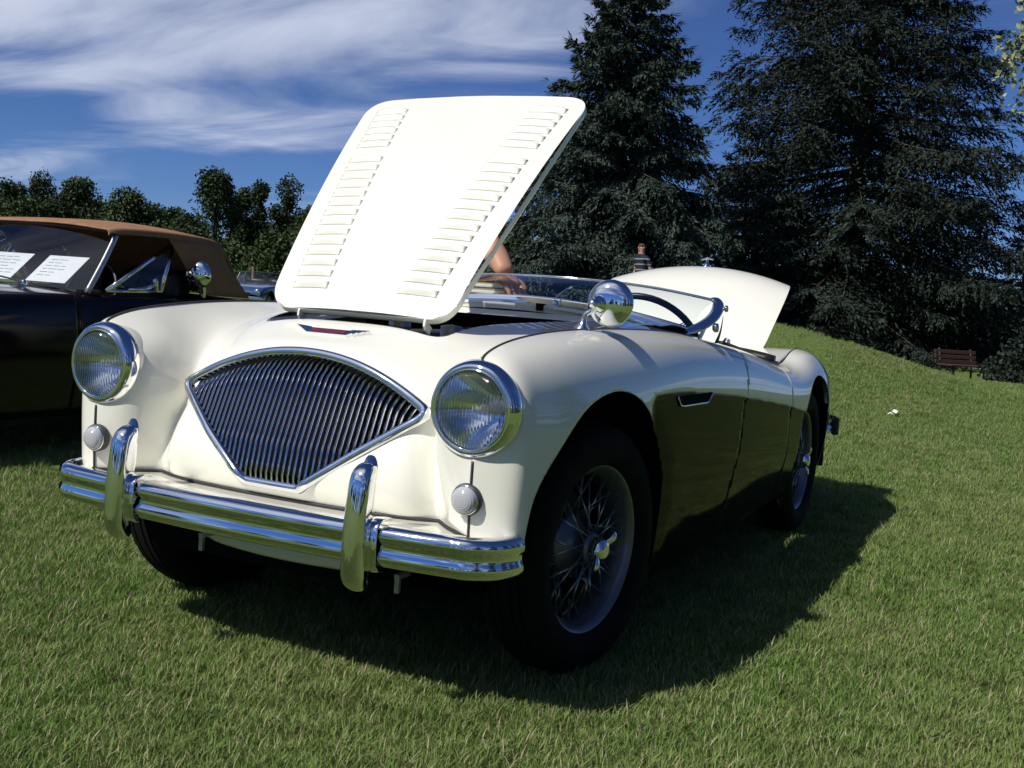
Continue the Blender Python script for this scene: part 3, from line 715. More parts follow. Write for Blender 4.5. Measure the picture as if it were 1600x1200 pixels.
# ---- windscreen, leaning back
ws = empty('windscreen', parent=car)
hx = np.array([-1, -.8, -.5, 0, .5, .8, 1])
base = spl([(x * .585, .765 + .085 * x * x, .948 - .068 * abs(x) ** 2.2) for x in hx], 60)
topc = spl([(x * .610, .955 + .075 * x * x, 1.032 - .046 * abs(x) ** 2.4) for x in hx], 60)
bulge = np.array([0, -.02, .012])
mid = (base + topc) / 2 + bulge
GLS = spl(np.stack([base + (topc - base) * .04, mid, topc]), 8)
mesh('glass', *gridmesh(GLS), M['screen'], ws)
mesh('top_rail', *sweep(topc, circ(.0065, 10, .005), (0, 0, 1)), M['chrome'], ws)
mesh('base_rail', *sweep(base, np.array([(-.026, -.012), (.022, -.014), (.020, -.002), (.006, .010), (-.006, .010), (-.022, .0)]), (0, -.3, 1)), M['chrome'], ws, fixn=True, sharp=40)
for s in (1, -1):
    t, b = topc[-1 if s > 0 else 0], base[-1 if s > 0 else 0]
    P = spl([t + (-s * .012, -.004, .003), t + (s * .008, .0, -.010), (t * .55 + b * .45) + np.array([s * .034, .006, -.002]), (t * .2 + b * .8) + np.array([s * .020, -.004, -.004]), b + (-s * .012, -.02, -.006)], 24)
    mesh('end_pillar', *sweep(P, circ(.019, 14, .010), (0, -.7, .7), scale=np.interp(np.linspace(0, 1, 24), [0, .12, .4, .8, 1], [.5, .85, 1.15, 1.1, .8])), M['pillar'] if 'pillar' in M else M['chrome'], ws)
    mesh('thumb_screw', *join(lathe([(1e-4, .022), (.010, .02), (.012, .012), (.006, .008), (.006, 0)], 16, t * .75 + b * .25 + np.array([s * .040, .012, 0]), (s, .3, .1)), lathe([(1e-4, .022), (.014, .02), (.016, .008), (.008, .0)], 16, t * .25 + b * .75 + np.array([s * .046, .03, -.012]), (s, .2, .1))), M['chrome'], ws)
    # foot bracket: dark rubber pad with a chrome arm
    f0 = b + np.array([-s * .01, -.01, -.014])
    mesh('pillar_foot', *sweep(spl([f0 + (-s * .085, -.065, .004), f0 + (-s * .055, -.05, .018), f0 + (-s * .02, -.025, .020), f0 + (s * .012, .01, -.002)], 14), circ(.016, 10, .008), (0, 0, 1)), M['trim'], ws)
    mesh('side_arm', *sweep(spl([b + (s * .015, .05, -.03), b + (s * .02, .10, .012), b + (s * .018, .135, .040)], 10), circ(.014, 10, .004), (s, 0, 0), scale=np.linspace(1, .7, 10)), M['chrome'], ws)
    mesh('wind_deflector', *sweep(spl([b + (s * .005, .30, -.045), b + (s * .008, .335, .0), b + (s * .006, .36, .055)], 10), circ(.012, 10, .003), (s, 0, 0), scale=np.linspace(1.2, .25, 10)), M['trim'], ws)
for x in (.10, -.28):
    i0 = int((x / .585 + 1) / 2 * 59); p0 = base[i0] + np.array([0, -.028, -.004])
    wp = empty('wiper', parent=ws)
    mesh('wiper_arm', *tube(spl([p0, p0 + (.004, -.004, .020), base[i0] + (topc[i0] - base[i0]) * .5 + np.array([.012, -.03, .012])], 10), .0025, 6), M['chrome'], wp)
    mesh('wiper_boss', *lathe([(.011, -.01), (.010, .006), (1e-4, .010)], 14, p0, (0, -.4, 1)), M['chrome'], wp)
# ---- mirror on the fender crown
mr_ = empty('fender_mirror', parent=car)
for s in (1,):
    b0 = np.array([.557, .008, .880]); hb = np.array([.585, .012, .938]); dc = np.array([.616, .035, .951])
    mesh('mirror_foot', *lathe([(.022, -.006), (.021, .002), (.012, .010), (.008, .022), (.006, .03)], 24, b0, (.1, 0, 1)), M['chrome'], mr_)
    mesh('mirror_stalk', *tube(spl([b0 + (.001, 0, .018), b0 + (.006, 0, .036), hb + (-.010, 0, -.012), hb], 14), .0065, 12), M['chrome'], mr_)
    ax = np.array([.10, -1.0, .02])
    mesh('mirror_shell', *lathe([(1e-4, .016), (.016, .0155), (.032, .0125), (.046, .0075), (.056, .001), (.0605, -.007), (.061, -.012), (.058, -.0135)], 56, dc, ax), M['chrome'], mr_)
    mesh('mirror_glass', *lathe([(1e-4, -.0125), (.0585, -.0125)], 40, dc, ax), M['chrome'], mr_)
    j0 = dc + np.array([-.024, -.014, -.004])
    mesh('mirror_joint', *lathe([(.021, -.008), (.022, .004), (.018, .012), (.011, .018), (.012, .026), (.008, .033), (1e-4, .035)], 28, j0, (-.25, -1, -.05)), M['chrome'], mr_)
# ---- cockpit: steering wheel, seats, dash, edge trim
sw = empty('steering_wheel', parent=car)
cS = np.array([.33, 1.14, .815]); axS = np.array([0, .80, .55]); axS /= np.linalg.norm(axS); e1 = np.array([1.0, 0, 0]); e2 = np.cross(axS, e1)
t = np.linspace(0, 2 * np.pi, 48, endpoint=False)
mesh('wheel_rim', *sweep(np.array([cS + .205 * (math.cos(a) * e1 + math.sin(a) * e2) for a in t]), circ(.012, 10), np.tile(axS, (48, 1)), True), M['leather'], sw)
mesh('wheel_boss', *lathe([(1e-4, .03), (.035, .025), (.04, 0), (.03, -.05), (.02, -.25)], 24, cS, axS), M['trim'], sw)
for a in (math.pi / 2 + .0, math.pi * 7 / 6, -math.pi / 6):
    for k in (-.012, -.004, .004, .012):
        q = -math.sin(a) * e1 + math.cos(a) * e2; r = math.cos(a) * e1 + math.sin(a) * e2
        mesh('spoke', *tube(np.array([cS + r * .03 + q * k, cS + r * .2 + q * k]), .0022, 6), M['steel'], sw)
for s in (-1, 1):
    st = empty('seat', parent=car)
    G = np.array([[(s * .30 + .20 * k * w, 1.70 + dy + .05 * (k * k), z) for k in np.linspace(-1, 1, 14)] for dy, z, w in ((-.02, .34, .95), (.04, .50, 1), (.09, .66, 1), (.125, .76, .96), (.145, .795, .85), (.17, .80, .8), (.20, .78, .85), (.20, .60, .95), (.15, .34, .95))])
    mesh('seat_back', *gridmesh(spl(G, 30)), M['leather'], st)
    bevel(mesh('seat_cushion', *box((s * .30, 1.50, .34), (.42, .46, .16)), M['leather'], st), .05, 4)
    q = SEAM_TOP[(SEAM_TOP[:, 1] > 1.12) & (SEAM_TOP[:, 1] < 2.04)][::2].copy(); q[:, 0] = s * (q[:, 0] - .012); q[:, 2] += .004
    mesh('cockpit_trim', *sweep(q, circ(.016, 10, .010), (0, 0, 1)), M['leather'], car)
    q2 = np.array([[(p[0], p[1], p[2] + .006), (p[0] - s * .03, p[1], p[2] - .005), (p[0] - s * .04, p[1], p[2] - .12), (p[0] - s * .01, p[1], p[2] - .30)] for p in q])
    mesh('door_card', *gridmesh(q2), M['leather'], car, solid=.004)
t = np.linspace(-1, 1, 30)
mesh('cockpit_rear_roll', *sweep(np.array([(.60 * k, 2.03 - .10 * k * k * 0, .765 - .005 * k * k + .03 * (1 - abs(k) ** 4)) for k in t]), circ(.03, 12, .022), (0, 0, 1)), M['leather'], car)
G = np.array([[(x, .90 + dy + .06 * (x / .58) ** 2, z - .055 * (x / .58) ** 2) for x in np.linspace(-.57, .57, 24)] for dy, z in ((-.08, .932), (.0, .930), (.03, .915), (.03, .80), (.0, .70))])
mesh('dashboard', *gridmesh(spl(G, 16)), M['leather'], car, solid=.004)
# ---- vent in the black panel behind the front wheel
vt = empty('side_vent', parent=car)
for s in (1, -1):
    v0, v1 = pix(1065, 619, x=.704), pix(1118, 623, x=.708)
    def sx(y, z):
        k = np.argmin((SGv[:, 1] - y) ** 2 + (SGv[:, 2] - z) ** 2); return SGv[k, 0]
    A = [(.385, .700), (.70, .700), (.685, .672), (.41, .672)]
    P = np.array([(s * (sx(y, z) + .002), y, z) for y, z in A])
    mesh('vent_mesh', P, [(0, 1, 2, 3)], M['black'], vt, smooth=False)
    Q = np.array([(s * (sx(y, z) + .004), y, z) for y, z in ((.385, .700), (.405, .674), (.44, .670), (.55, .669), (.665, .668), (.685, .671), (.70, .697))])
    mesh('vent_trim', *tube(Q, .0035, 6), M['chrome'], vt)
# ================================================================== ground, grass
def hgt(x, y):
    x = np.asarray(x, float); y = np.asarray(y, float)
    c, s = math.cos(-.732), math.sin(-.732); u = (x + 2.394) * c + (y - 12.302) * s; v = -(x + 2.394) * s + (y - 12.302) * c
    h = .907 * np.exp(-(u / 2.381) ** 2 / 2 - (v / 1.927) ** 2 / 2)
    h += .72 * np.exp(-((x + 8.3) / 3.6) ** 2 / 2 - ((y - 22.5) / 3.6) ** 2 / 2)
    h -= .42 * np.exp(-((x + .2) / 4.2) ** 2 / 2 - ((y - 28.5) / 4.2) ** 2 / 2)
    r = np.hypot(x, y); w = np.clip((r - 5) / 20, 0, 1)
    h += w * (.05 * np.sin(x * .21 + 1) * np.cos(y * .17) + .025 * np.sin(x * .6 + y * .35))
    return h
def axis(lim, near, d0, growth):
    a = [0.0]; d = d0
    while a[-1] < lim:
        if a[-1] > near: d *= growth
        a.append(a[-1] + d)
    return np.array(a)
ax_ = axis(900, 24, .45, 1.14); gxs = np.concatenate([-ax_[:0:-1], ax_]); gys = gxs + 6
GX, GY = np.meshgrid(gxs, gys); GG = np.stack([GX, GY, hgt(GX, GY)], -1)
def grass_nodes(mm, far=True):
    n, l, b = nodes_of(mm)
    g = N(n, 'ShaderNodeNewGeometry'); 
    def noise(sc, det=4):
        q = N(n, 'ShaderNodeTexNoise', inp={'Scale': sc, 'Detail': det, 'Roughness': .65}); l.new(g.outputs['Position'], q.inputs['Vector']); return q.outputs['Fac']
    def rng(v, a, c, lo=0., hi=1.):
        q = N(n, 'ShaderNodeMapRange', inp={'From Min': a, 'From Max': c, 'To Min': lo, 'To Max': hi}); l.new(v, q.inputs['Value']); return q.outputs[0]
    def mixc(f, A, B):
        q = N(n, 'ShaderNodeMix', data_type='RGBA'); l.new(f, q.inputs['Factor'])
        for k, c in (('A', A), ('B', B)):
            if isinstance(c, tuple): q.inputs[k].default_value = (*c, 1)
            else: l.new(c, q.inputs[k])
        return q.outputs['Result']
    return n, l, b, noise, rng, mixc
gm = mat('lawn_ground', rough=.95, spec=.1)
n, l, b, noise, rng, mixc = grass_nodes(gm)
c1 = mixc(rng(noise(.55, 5), .38, .62), (.085, .150, .030), (.140, .190, .052))
c2 = mixc(rng(noise(38, 6), .40, .66), (.050, .090, .020), (.175, .225, .075))
c3 = N(n, 'ShaderNodeMix', data_type='RGBA'); c3.inputs['Factor'].default_value = .55; l.new(c1, c3.inputs['A']); l.new(c2, c3.inputs['B'])
l.new(c3.outputs['Result'], b.inputs['Base Color'])
bp = N(n, 'ShaderNodeBump', inp={'Strength': .8, 'Distance': .03}); l.new(noise(30, 6), bp.inputs['Height']); l.new(bp.outputs[0], b.inputs['Normal'])
gr = mesh('ground', *gridmesh(GG), gm); tag(gr, kind='structure')

def blade_mat(name, A, B, C):
    mm = mat(name, rough=.55, spec=.25); n, l, b, noise, rng, mixc = grass_nodes(mm)
    oi = N(n, 'ShaderNodeObjectInfo')
    c = mixc(oi.outputs['Random'], A, B); c = mixc(rng(noise(.9, 4), .42, .66, 0, .8), c, C); c = mixc(rng(noise(4.5, 3), .50, .72, 0, .7), c, tuple(.62 * q for q in A)); l.new(c, b.inputs['Base Color'])
    b.inputs['Subsurface Weight'].default_value = 0.0
    # a little light through the blade
    tr = N(n, 'ShaderNodeBsdfTranslucent'); l.new(c, tr.inputs['Color']); mx = N(n, 'ShaderNodeMixShader'); mx.inputs[0].default_value = .28
    o = [k for k in n if k.type == 'OUTPUT_MATERIAL'][0]; l.new(b.outputs[0], mx.inputs[1]); l.new(tr.outputs[0], mx.inputs[2]); l.new(mx.outputs[0], o.inputs[0])
    return mm
M['blade'] = blade_mat('grass_blade', (.105, .200, .034), (.195, .305, .072), (.240, .300, .098))
M['straw'] = blade_mat('straw_blade', (.34, .32, .17), (.48, .44, .27), (.40, .36, .20))
tufts = bpy.data.collections.new('grass_tufts')
for k in range(6):
    V = []; F = []; mi = []
    rg = np.random.default_rng(40 + k)
    for q in range(18):
        a = rg.uniform(0, 2 * math.pi); r = .028 * math.sqrt(rg.random()); x, y = r * math.cos(a), r * math.sin(a)
        hh = rg.uniform(.013, .033); w = rg.uniform(.0008, .0014); la = rg.uniform(0, 2 * math.pi); ln = hh * rg.uniform(.2, 1.1)
        d = np.array([math.cos(la), math.sin(la), 0]); p = np.array([-d[1], d[0], 0]) * w; b0 = np.array([x, y, -.004])
        m1 = b0 + d * ln * .3 + [0, 0, hh * .6]; t1 = b0 + d * ln + [0, 0, hh]
        i = len(V); V += [b0 - p, b0 + p, m1 + p * .9, m1 - p * .9, t1]; F += [(i, i + 1, i + 2, i + 3), (i + 3, i + 2, i + 4)]; s_ = 1 if rg.random() < .13 else 0; mi += [s_, s_]
    me = bpy.data.meshes.new('grass_tuft'); me.from_pydata([tuple(v) for v in V], [], F); me.materials.append(M['blade']); me.materials.append(M['straw']); me.polygons.foreach_set('material_index', mi); me.shade_smooth()
    tufts.objects.link(bpy.data.objects.new('grass_tuft', me))
# lawn region in front of and around the camera's view, with density falling with distance
fx = np.concatenate([np.arange(-9, 7.01, .25)]); fy = np.arange(-2.3, 24, .25)
FX, FY = np.meshgrid(fx, fy); PG = np.stack([FX, FY, hgt(FX, FY)], -1)
V, F = gridmesh(PG); V = np.asarray(V)
dx = (V - CAMP) @ CM; dist = np.linalg.norm(V - CAMP, axis=1); ang = np.abs(dx[:, 0]) / np.maximum(dx[:, 1], .05)
vis = (dx[:, 1] > .3) & (ang < .75)
F = [f for f in F if any(vis[i] for i in f)]
me = bpy.data.meshes.new('lawn_grass'); me.from_pydata([tuple(v) for v in V], [], F)
den = np.interp(dist, [1, 3, 6, 10, 16, 26], [3000, 2600, 1300, 560, 230, 80])
# thinner where the car keeps it out of sight
und = (np.abs(V[:, 0]) < .5) & (V[:, 1] > .3) & (V[:, 1] < 3.0); den[und] *= .12
hid = (V[:, 0] < -.6) & (V[:, 1] > .9) & (V[:, 0] > -4.2); den[hid] *= .12
at = me.attributes.new('dens', 'FLOAT', 'POINT'); at.data.foreach_set('value', den.astype(np.float32))
at = me.attributes.new('gsc', 'FLOAT', 'POINT'); at.data.foreach_set('value', np.interp(dist, [1, 4, 10, 26], [.95, 1.0, 1.35, 1.9]).astype(np.float32))
me.update(); lawn = link('lawn_grass', me, M['blade']); tag(lawn, 'short mown green grass with dry straw-coloured blades all over the lawn', 'grass', kind='stuff')
ng = bpy.data.node_groups.new('grass_scatter', 'GeometryNodeTree')
ng.interface.new_socket('Geometry', in_out='INPUT', socket_type='NodeSocketGeometry'); ng.interface.new_socket('Geometry', in_out='OUTPUT', socket_type='NodeSocketGeometry')
gn = ng.nodes; gl = ng.links
gi = gn.new('NodeGroupInput'); go = gn.new('NodeGroupOutput'); dp = gn.new('GeometryNodeDistributePointsOnFaces'); ip = gn.new('GeometryNodeInstanceOnPoints'); ci = gn.new('GeometryNodeCollectionInfo')
ci.inputs['Collection'].default_value = tufts; ci.inputs['Separate Children'].default_value = True; ci.inputs['Reset Children'].default_value = True
na = gn.new('GeometryNodeInputNamedAttribute'); na.data_type = 'FLOAT'; na.inputs['Name'].default_value = 'dens'
ns = gn.new('GeometryNodeInputNamedAttribute'); ns.data_type = 'FLOAT'; ns.inputs['Name'].default_value = 'gsc'
rr = gn.new('FunctionNodeRandomValue'); rr.data_type = 'FLOAT_VECTOR'; rr.inputs[0].default_value = (-.18, -.18, 0); rr.inputs[1].default_value = (.18, .18, 6.283)
rs = gn.new('FunctionNodeRandomValue'); rs.data_type = 'FLOAT'; rs.inputs[2].default_value = .7; rs.inputs[3].default_value = 1.25
ml = gn.new('ShaderNodeMath'); ml.operation = 'MULTIPLY'
gl.new(gi.outputs[0], dp.inputs['Mesh']); gl.new(na.outputs[0], dp.inputs['Density']); gl.new(dp.outputs['Points'], ip.inputs['Points']); gl.new(ci.outputs[0], ip.inputs['Instance'])
ip.inputs['Pick Instance'].default_value = True
gl.new(rr.outputs[0], ip.inputs['Rotation']); gl.new(rs.outputs[1], ml.inputs[0]); gl.new(ns.outputs[0], ml.inputs[1]); gl.new(ml.outputs[0], ip.inputs['Scale']); gl.new(ip.outputs[0], go.inputs[0])
md = lawn.modifiers.new('scatter', 'NODES'); md.node_group = ng

# ================================================================== trees
def foliage_mat(name, A, B, C, sc=.8, rough=.6):
    mm = mat(name, rough=rough, spec=.2); n, l, b, noise, rng, mixc = grass_nodes(mm)
    c = mixc(rng(noise(sc, 4), .38, .62), A, B); c = mixc(rng(noise(sc * 7, 3), .45, .7), c, C); l.new(c, b.inputs['Base Color'])
    return mm
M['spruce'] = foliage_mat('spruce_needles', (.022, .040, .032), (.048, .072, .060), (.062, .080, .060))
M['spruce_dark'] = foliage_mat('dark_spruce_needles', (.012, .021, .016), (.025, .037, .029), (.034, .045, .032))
M['bark'] = vary(mat('bark', rough=.9), (.035, .026, .02), (.07, .055, .045), 8, bump=.6, bscale=25, dist=.03)
M['leaf_dark'] = foliage_mat('dark_leaves', (.018, .034, .012), (.032, .054, .018), (.045, .065, .024), .3)
M['leaf_mid'] = foliage_mat('green_leaves', (.028, .050, .016), (.048, .075, .024), (.065, .090, .032), .3)
M['leaf_pale'] = foliage_mat('pale_leaves', (.09, .12, .05), (.22, .25, .14), (.34, .36, .24), 3)

def fast_mesh(name, V, F3, mat_, parent):
    """triangles as an (n,3) array"""
    V = np.asarray(V, np.float32); F3 = np.asarray(F3, np.int32); me = bpy.data.meshes.new(name)
    me.vertices.add(len(V)); me.vertices.foreach_set('co', V.ravel()); me.loops.add(F3.size); me.loops.foreach_set('vertex_index', F3.ravel())
    me.polygons.add(len(F3)); me.polygons.foreach_set('loop_start', np.arange(0, F3.size, 3, dtype=np.int32)); me.polygons.foreach_set('loop_total', np.full(len(F3), 3, np.int32))
    me.update(calc_edges=True); me.materials.append(mat_); o = bpy.data.objects.new(name, me); COL.objects.link(o); o.parent = parent
    return o

def sprays(P, D, U, L, W):
    """needle sprays: flat diamonds from P along D (unit) with side U x D; returns V, F"""
    S = np.cross(D, U); S /= np.linalg.norm(S, axis=1)[:, None] + 1e-9
    m_ = P + D * (L * .45)[:, None]
    V = np.stack([P, m_ + S * W[:, None], P + D * L[:, None], m_ - S * W[:, None]], 1).reshape(-1, 3)
    k = np.arange(len(P))[:, None] * 4
    return V, np.concatenate([k + np.array([[0, 1, 2]]), k + np.array([[0, 2, 3]])])

def spruce(name, base, H, Rb, matn, seed, label, group=None, nw=30, per=10, low=.02, dens=1.0, droop=.35, hang=.16):
    rg = np.random.default_rng(seed); root = empty(name, tuple(base)); tag(root, label, 'tree', group)
    zt = np.linspace(0, H, 14); V, F = tube(np.column_stack([.05 * np.sin(zt * .9), .05 * np.cos(zt * .7), zt]), 1.0, 10, scale=np.interp(zt, [0, .3, H], [.26, .21, .02]) * (H / 13))
    mesh('trunk', V, F, M['bark'], root)
    AV = []; AF = []; off = 0; ST = []
    for i in range(nw * per):
        f = low + (1 - low) * ((i // per + rg.normal() * .13 + .3) / nw) ** 1.12; f = min(max(f, low), .995)
        h = H * min(f, .995); prof_ = (1 - f) ** .82 * (.72 + .38 * rg.random())
        L = max(.25, Rb * prof_ * (1.0 if f > .12 else .85 + f)); az = i * 2.39996 + rg.normal() * .35
        up = .30 * (f - .35) + rg.normal() * .06
        o = np.array([math.cos(az), math.sin(az), 0]); side = np.array([-o[1], o[0], 0])
        t = np.linspace(0, 1, 12)
        dr = droop * (1 - f * .8)
        ax = np.array([0, 0, h]) + o * (L * t)[:, None] + np.array([0, 0, 1]) * (L * (up * t - dr * t ** 1.4 + (.28 * dr + .08) * t ** 3.2))[:, None]
        ax += side * (rg.normal() * .06 * L * t ** 2)[:, None]
        ST.append((ax, .006 + .010 * L))
        n1 = int(max(8, L * 17 * dens)); tt = .10 + .90 * rg.random(n1) ** .85; s = rg.choice([-1., 1.], n1)
        P = np.stack([np.interp(tt, t, ax[:, k]) for k in range(3)], 1)
        A = (ax[-1] - ax[0]); A /= np.linalg.norm(A)
        lt = L * (.30 * (1 - tt) ** .7 + .09) * rg.uniform(.6, 1.15, n1)
        D1 = A * rg.uniform(.5, .9, n1)[:, None] + side * (s * rg.uniform(.5, .95, n1))[:, None] + np.array([0, 0, 1]) * rg.normal(-hang, .16, n1)[:, None]
        D1 /= np.linalg.norm(D1, axis=1)[:, None]
        # sub sprays along every twig, drooping
        m2 = 11
        u = np.linspace(.08, 1, m2)[None, :] * np.ones((n1, 1)); Q = P[:, None] + D1[:, None] * (lt[:, None] * u)[:, :, None]; Q[:, :, 2] -= (lt[:, None] * u ** 2 * .22)
        Q = Q.reshape(-1, 3); nq = len(Q)
        D2 = np.repeat(D1, m2, 0) + rg.normal(0, .42, (nq, 3)); D2[:, 2] -= .22; D2 /= np.linalg.norm(D2, axis=1)[:, None]
        Uv = np.tile([0, 0, 1.0], (nq, 1)) + rg.normal(0, .5, (nq, 3))
        v, ff = sprays(Q, D2, Uv, rg.uniform(.08, .19, nq) * (.85 + .06 * L), rg.uniform(.017, .031, nq) * (.9 + .06 * L))
        AV.append(v); AF.append(ff + off); off += len(v)
        # tip tuft
        nt = 6; Q = np.repeat(ax[-1:], nt, 0); D2 = A + rg.normal(0, .35, (nt, 3)); D2 /= np.linalg.norm(D2, axis=1)[:, None]
        v, ff = sprays(Q, D2, np.tile([0, 0, 1.0], (nt, 1)), rg.uniform(.15, .35, nt), np.full(nt, .03)); AV.append(v); AF.append(ff + off); off += len(v)
    fast_mesh('crown', np.concatenate(AV), np.concatenate(AF), M[matn], root)
    V, F = join(*[tube(a[::3], r, 4, scale=[1, .7, .45, .2]) for a, r in ST]); mesh('limbs', V, F, M['bark'], root)['kind'] = 'stuff'
    return root

def gpos(px, py, d, dz=0):
    p = pix(px, py, d=d); return np.array([p[0], p[1], float(hgt(p[0], p[1])) - .05 + dz])
b1 = gpos(952, 470, 29); b2 = gpos(1316, 540, 36)
spruce('spruce_tree', b1, 10.2, 4.2, 'spruce', 3, 'tall drooping blue-green spruce directly behind the raised bonnet', nw=30, per=13, dens=1.55, droop=.62, low=.03, hang=.42)
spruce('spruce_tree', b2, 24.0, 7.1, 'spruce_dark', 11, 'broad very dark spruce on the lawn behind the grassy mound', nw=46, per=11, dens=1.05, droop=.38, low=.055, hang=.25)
b3 = gpos(1150, 520, 33); spruce('spruce_tree', b3, 6.8, 3.4, 'spruce', 21, 'low bluish spruce filling the gap between the two tall spruces', nw=16, per=10, dens=1.2, droop=.45)
b4 = gpos(1585, 560, 42); spruce('spruce_tree', b4, 6.2, 2.2, 'spruce', 31, 'small far spruce behind the park bench with a pointed top', nw=16, per=8, dens=1.0, droop=.3)
b5 = gpos(1480, 560, 41); spruce('spruce_tree', b5, 4.3, 2.6, 'spruce_dark', 41, 'short bushy spruce right behind the park bench', nw=12, per=9, dens=1.1, droop=.3)

def leafy(name, base, H, W, matn, seed, label, cat='tree', group=None, ncl=16, cards=190, size=.42, trunk_h=.3, shape='round', trunk_r=None):
    rg = np.random.default_rng(seed); root = empty(name, tuple(base)); tag(root, label, cat, group)
    zt = np.linspace(0, H * .8, 8); V, F = tube(np.column_stack([.1 * np.sin(zt * .5 + seed), .1 * np.cos(zt * .4), zt]), 1.0, 8, scale=np.interp(zt, [0, H * .8], [trunk_r or H * .022, H * .006])); mesh('trunk', V, F, M['bark'], root)
    AV = []; AF = []; off = 0; LB_ = []
    for k in range(ncl):
        f = rg.random() if k else .98
        z = H * (trunk_h + (1 - trunk_h) * f)
        env = math.sqrt(max(.02, 1 - f * f)) if shape == 'round' else (1 - f) ** .45 * .9 + .1 if shape == 'spire' else (1 - abs(f - .45) ** 2 * 2.2)
        r = W / 2 * max(.1, env) * math.sqrt(rg.random()) * .8; a = rg.uniform(0, 2 * math.pi); c = np.array([r * math.cos(a), r * math.sin(a), z - H * .05])
        cr = (W * (.17 if shape == 'round' else .23) + .08) * rg.uniform(.6, 1.25)
        LB_.append((c, z))
        d = rg.normal(size=(cards, 3)); d /= np.linalg.norm(d, axis=1)[:, None]; rad = cr * rg.random(cards) ** .4
        P = c + d * rad[:, None] * [1, 1, .85 if shape == 'round' else 1.25]
        D = rg.normal(size=(cards, 3)); D /= np.linalg.norm(D, axis=1)[:, None]
        v, ff = sprays(P, D, rg.normal(size=(cards, 3)), size * rg.uniform(.6, 1.3, cards), size * .33 * rg.uniform(.7, 1.2, cards)); AV.append(v); AF.append(ff + off); off += len(v)
    fast_mesh('crown', np.concatenate(AV), np.concatenate(AF), M[matn], root)
    V, F = join(*[tube(np.array([(0, 0, max(H * .15, z * .55)), c * .55 + np.array([0, 0, z * .38]), c]), H * .006, 5, scale=[1, .7, .3]) for c, z in LB_]); mesh('limbs', V, F, M['bark'], root)['kind'] = 'stuff'
    return root
GL = 'trees of the far line beyond the parked cars'
def far(px, ptop, d, W, matn, seed, shape='round', **k):
    hz = 466 + (px - 810) * .0717; W *= 1.4 if shape == 'round' else 1.2; base = gpos(px, hz, d); ht = CAMP[2] + (hz - ptop) * d / FPX
    lab = {'round': 'rounded leafy tree in the far line behind the tan-topped car', 'tall': 'tall dark poplar in the far line between tan roof and raised bonnet', 'spire': 'pointed conifer in the far line behind the tan-topped car'}[shape]
    return leafy({'round': 'leafy_tree', 'tall': 'poplar_tree', 'spire': 'conifer_tree'}[shape], base, ht - base[2], W, matn, seed, lab, group={'round': GL, 'tall': 'tall poplars of the far line', 'spire': 'pointed conifers of the far line'}[shape], shape={'round': 'round', 'tall': 'tall', 'spire': 'spire'}[shape], **k)
S_ = 100
for px, pt_, d, W, mt, sh in ((-35, 296, 74, 4.5, 'leaf_mid', 'round'), (6, 287, 78, 2.6, 'leaf_dark', 'spire'), (24, 292, 84, 2.4, 'leaf_dark', 'spire'), (62, 280, 86, 2.8, 'leaf_dark', 'spire'), (36, 318, 70, 4.0, 'leaf_mid', 'round'), (118, 281, 76, 4.2, 'leaf_mid', 'round'), (84, 318, 72, 3.6, 'leaf_dark', 'round'), (158, 318, 74, 3.4, 'leaf_dark', 'round'), (197, 305, 70, 3.6, 'leaf_mid', 'round'), (236, 323, 78, 2.8, 'leaf_mid', 'round'), (268, 326, 82, 3.0, 'leaf_dark', 'round'), (292, 345, 72, 3.4, 'leaf_dark', 'round'),
        (332, 275, 68, 3.1, 'leaf_dark', 'tall'), (372, 299, 72, 2.0, 'leaf_dark', 'tall'), (404, 286, 74, 1.7, 'leaf_dark', 'tall'), (442, 288, 72, 2.4, 'leaf_dark', 'tall'), (482, 330, 70, 3.5, 'leaf_mid', 'round'), (352, 392, 62, 4, 'leaf_mid', 'round'), (428, 378, 60, 3.4, 'leaf_mid', 'round'), (20, 372, 62, 6, 'leaf_mid', 'round'), (140, 366, 64, 6, 'leaf_dark', 'round'), (250, 372, 62, 5.5, 'leaf_mid', 'round')):
    S_ += 1; far(px, pt_, d, W, mt, S_, sh, ncl=46 if sh == 'round' else 34, cards=300, size=.22, trunk_h=.03)
tg = far(788, 366, 60, 4.5, 'leaf_mid', 160, 'round', ncl=40, cards=200, size=.3, trunk_h=.03); tg['label'] = 'rounded leafy tree glimpsed between the raised bonnet and the drooping spruce'
# leafy tree whose branch tips reach into the picture beside the big spruce
pb = pix(1718, 150, d=15); lt_ = leafy('young_leafy_tree', (pb[0], pb[1], float(hgt(pb[0], pb[1])) - .05), 7.4, 3.0, 'leaf_pale', 77, 'young pale-leaved tree to the right of the dark spruce', ncl=34, cards=150, size=.12, trunk_h=.60, trunk_r=.07)
# tree belt across the field behind the camera, seen in the chrome
protos = [leafy('belt_tree', (-30, -52, 0), 9, 8, 'leaf_dark', 300, 'rounded tree in the belt across the field facing the chrome bumper', group='tree belt facing the car', ncl=18, cards=110, size=.8, trunk_h=.1), leafy('belt_tree', (-20, -55, 0), 7, 7, 'leaf_mid', 301, 'rounded tree in the belt across the field facing the chrome bumper', group='tree belt facing the car', ncl=18, cards=110, size=.8, trunk_h=.1)]
for k in range(20):
    c = copy_tree(protos[k % 2]); a = R(-205 + k * 11.5 + rnd.uniform(-3, 3)); rr_ = rnd.uniform(52, 66); c.location = (rr_ * math.cos(a), rr_ * math.sin(a), 0); c.rotation_euler = (0, 0, rnd.uniform(0, 6)); q = rnd.uniform(.75, 1.3); c.scale = (q, q, q)

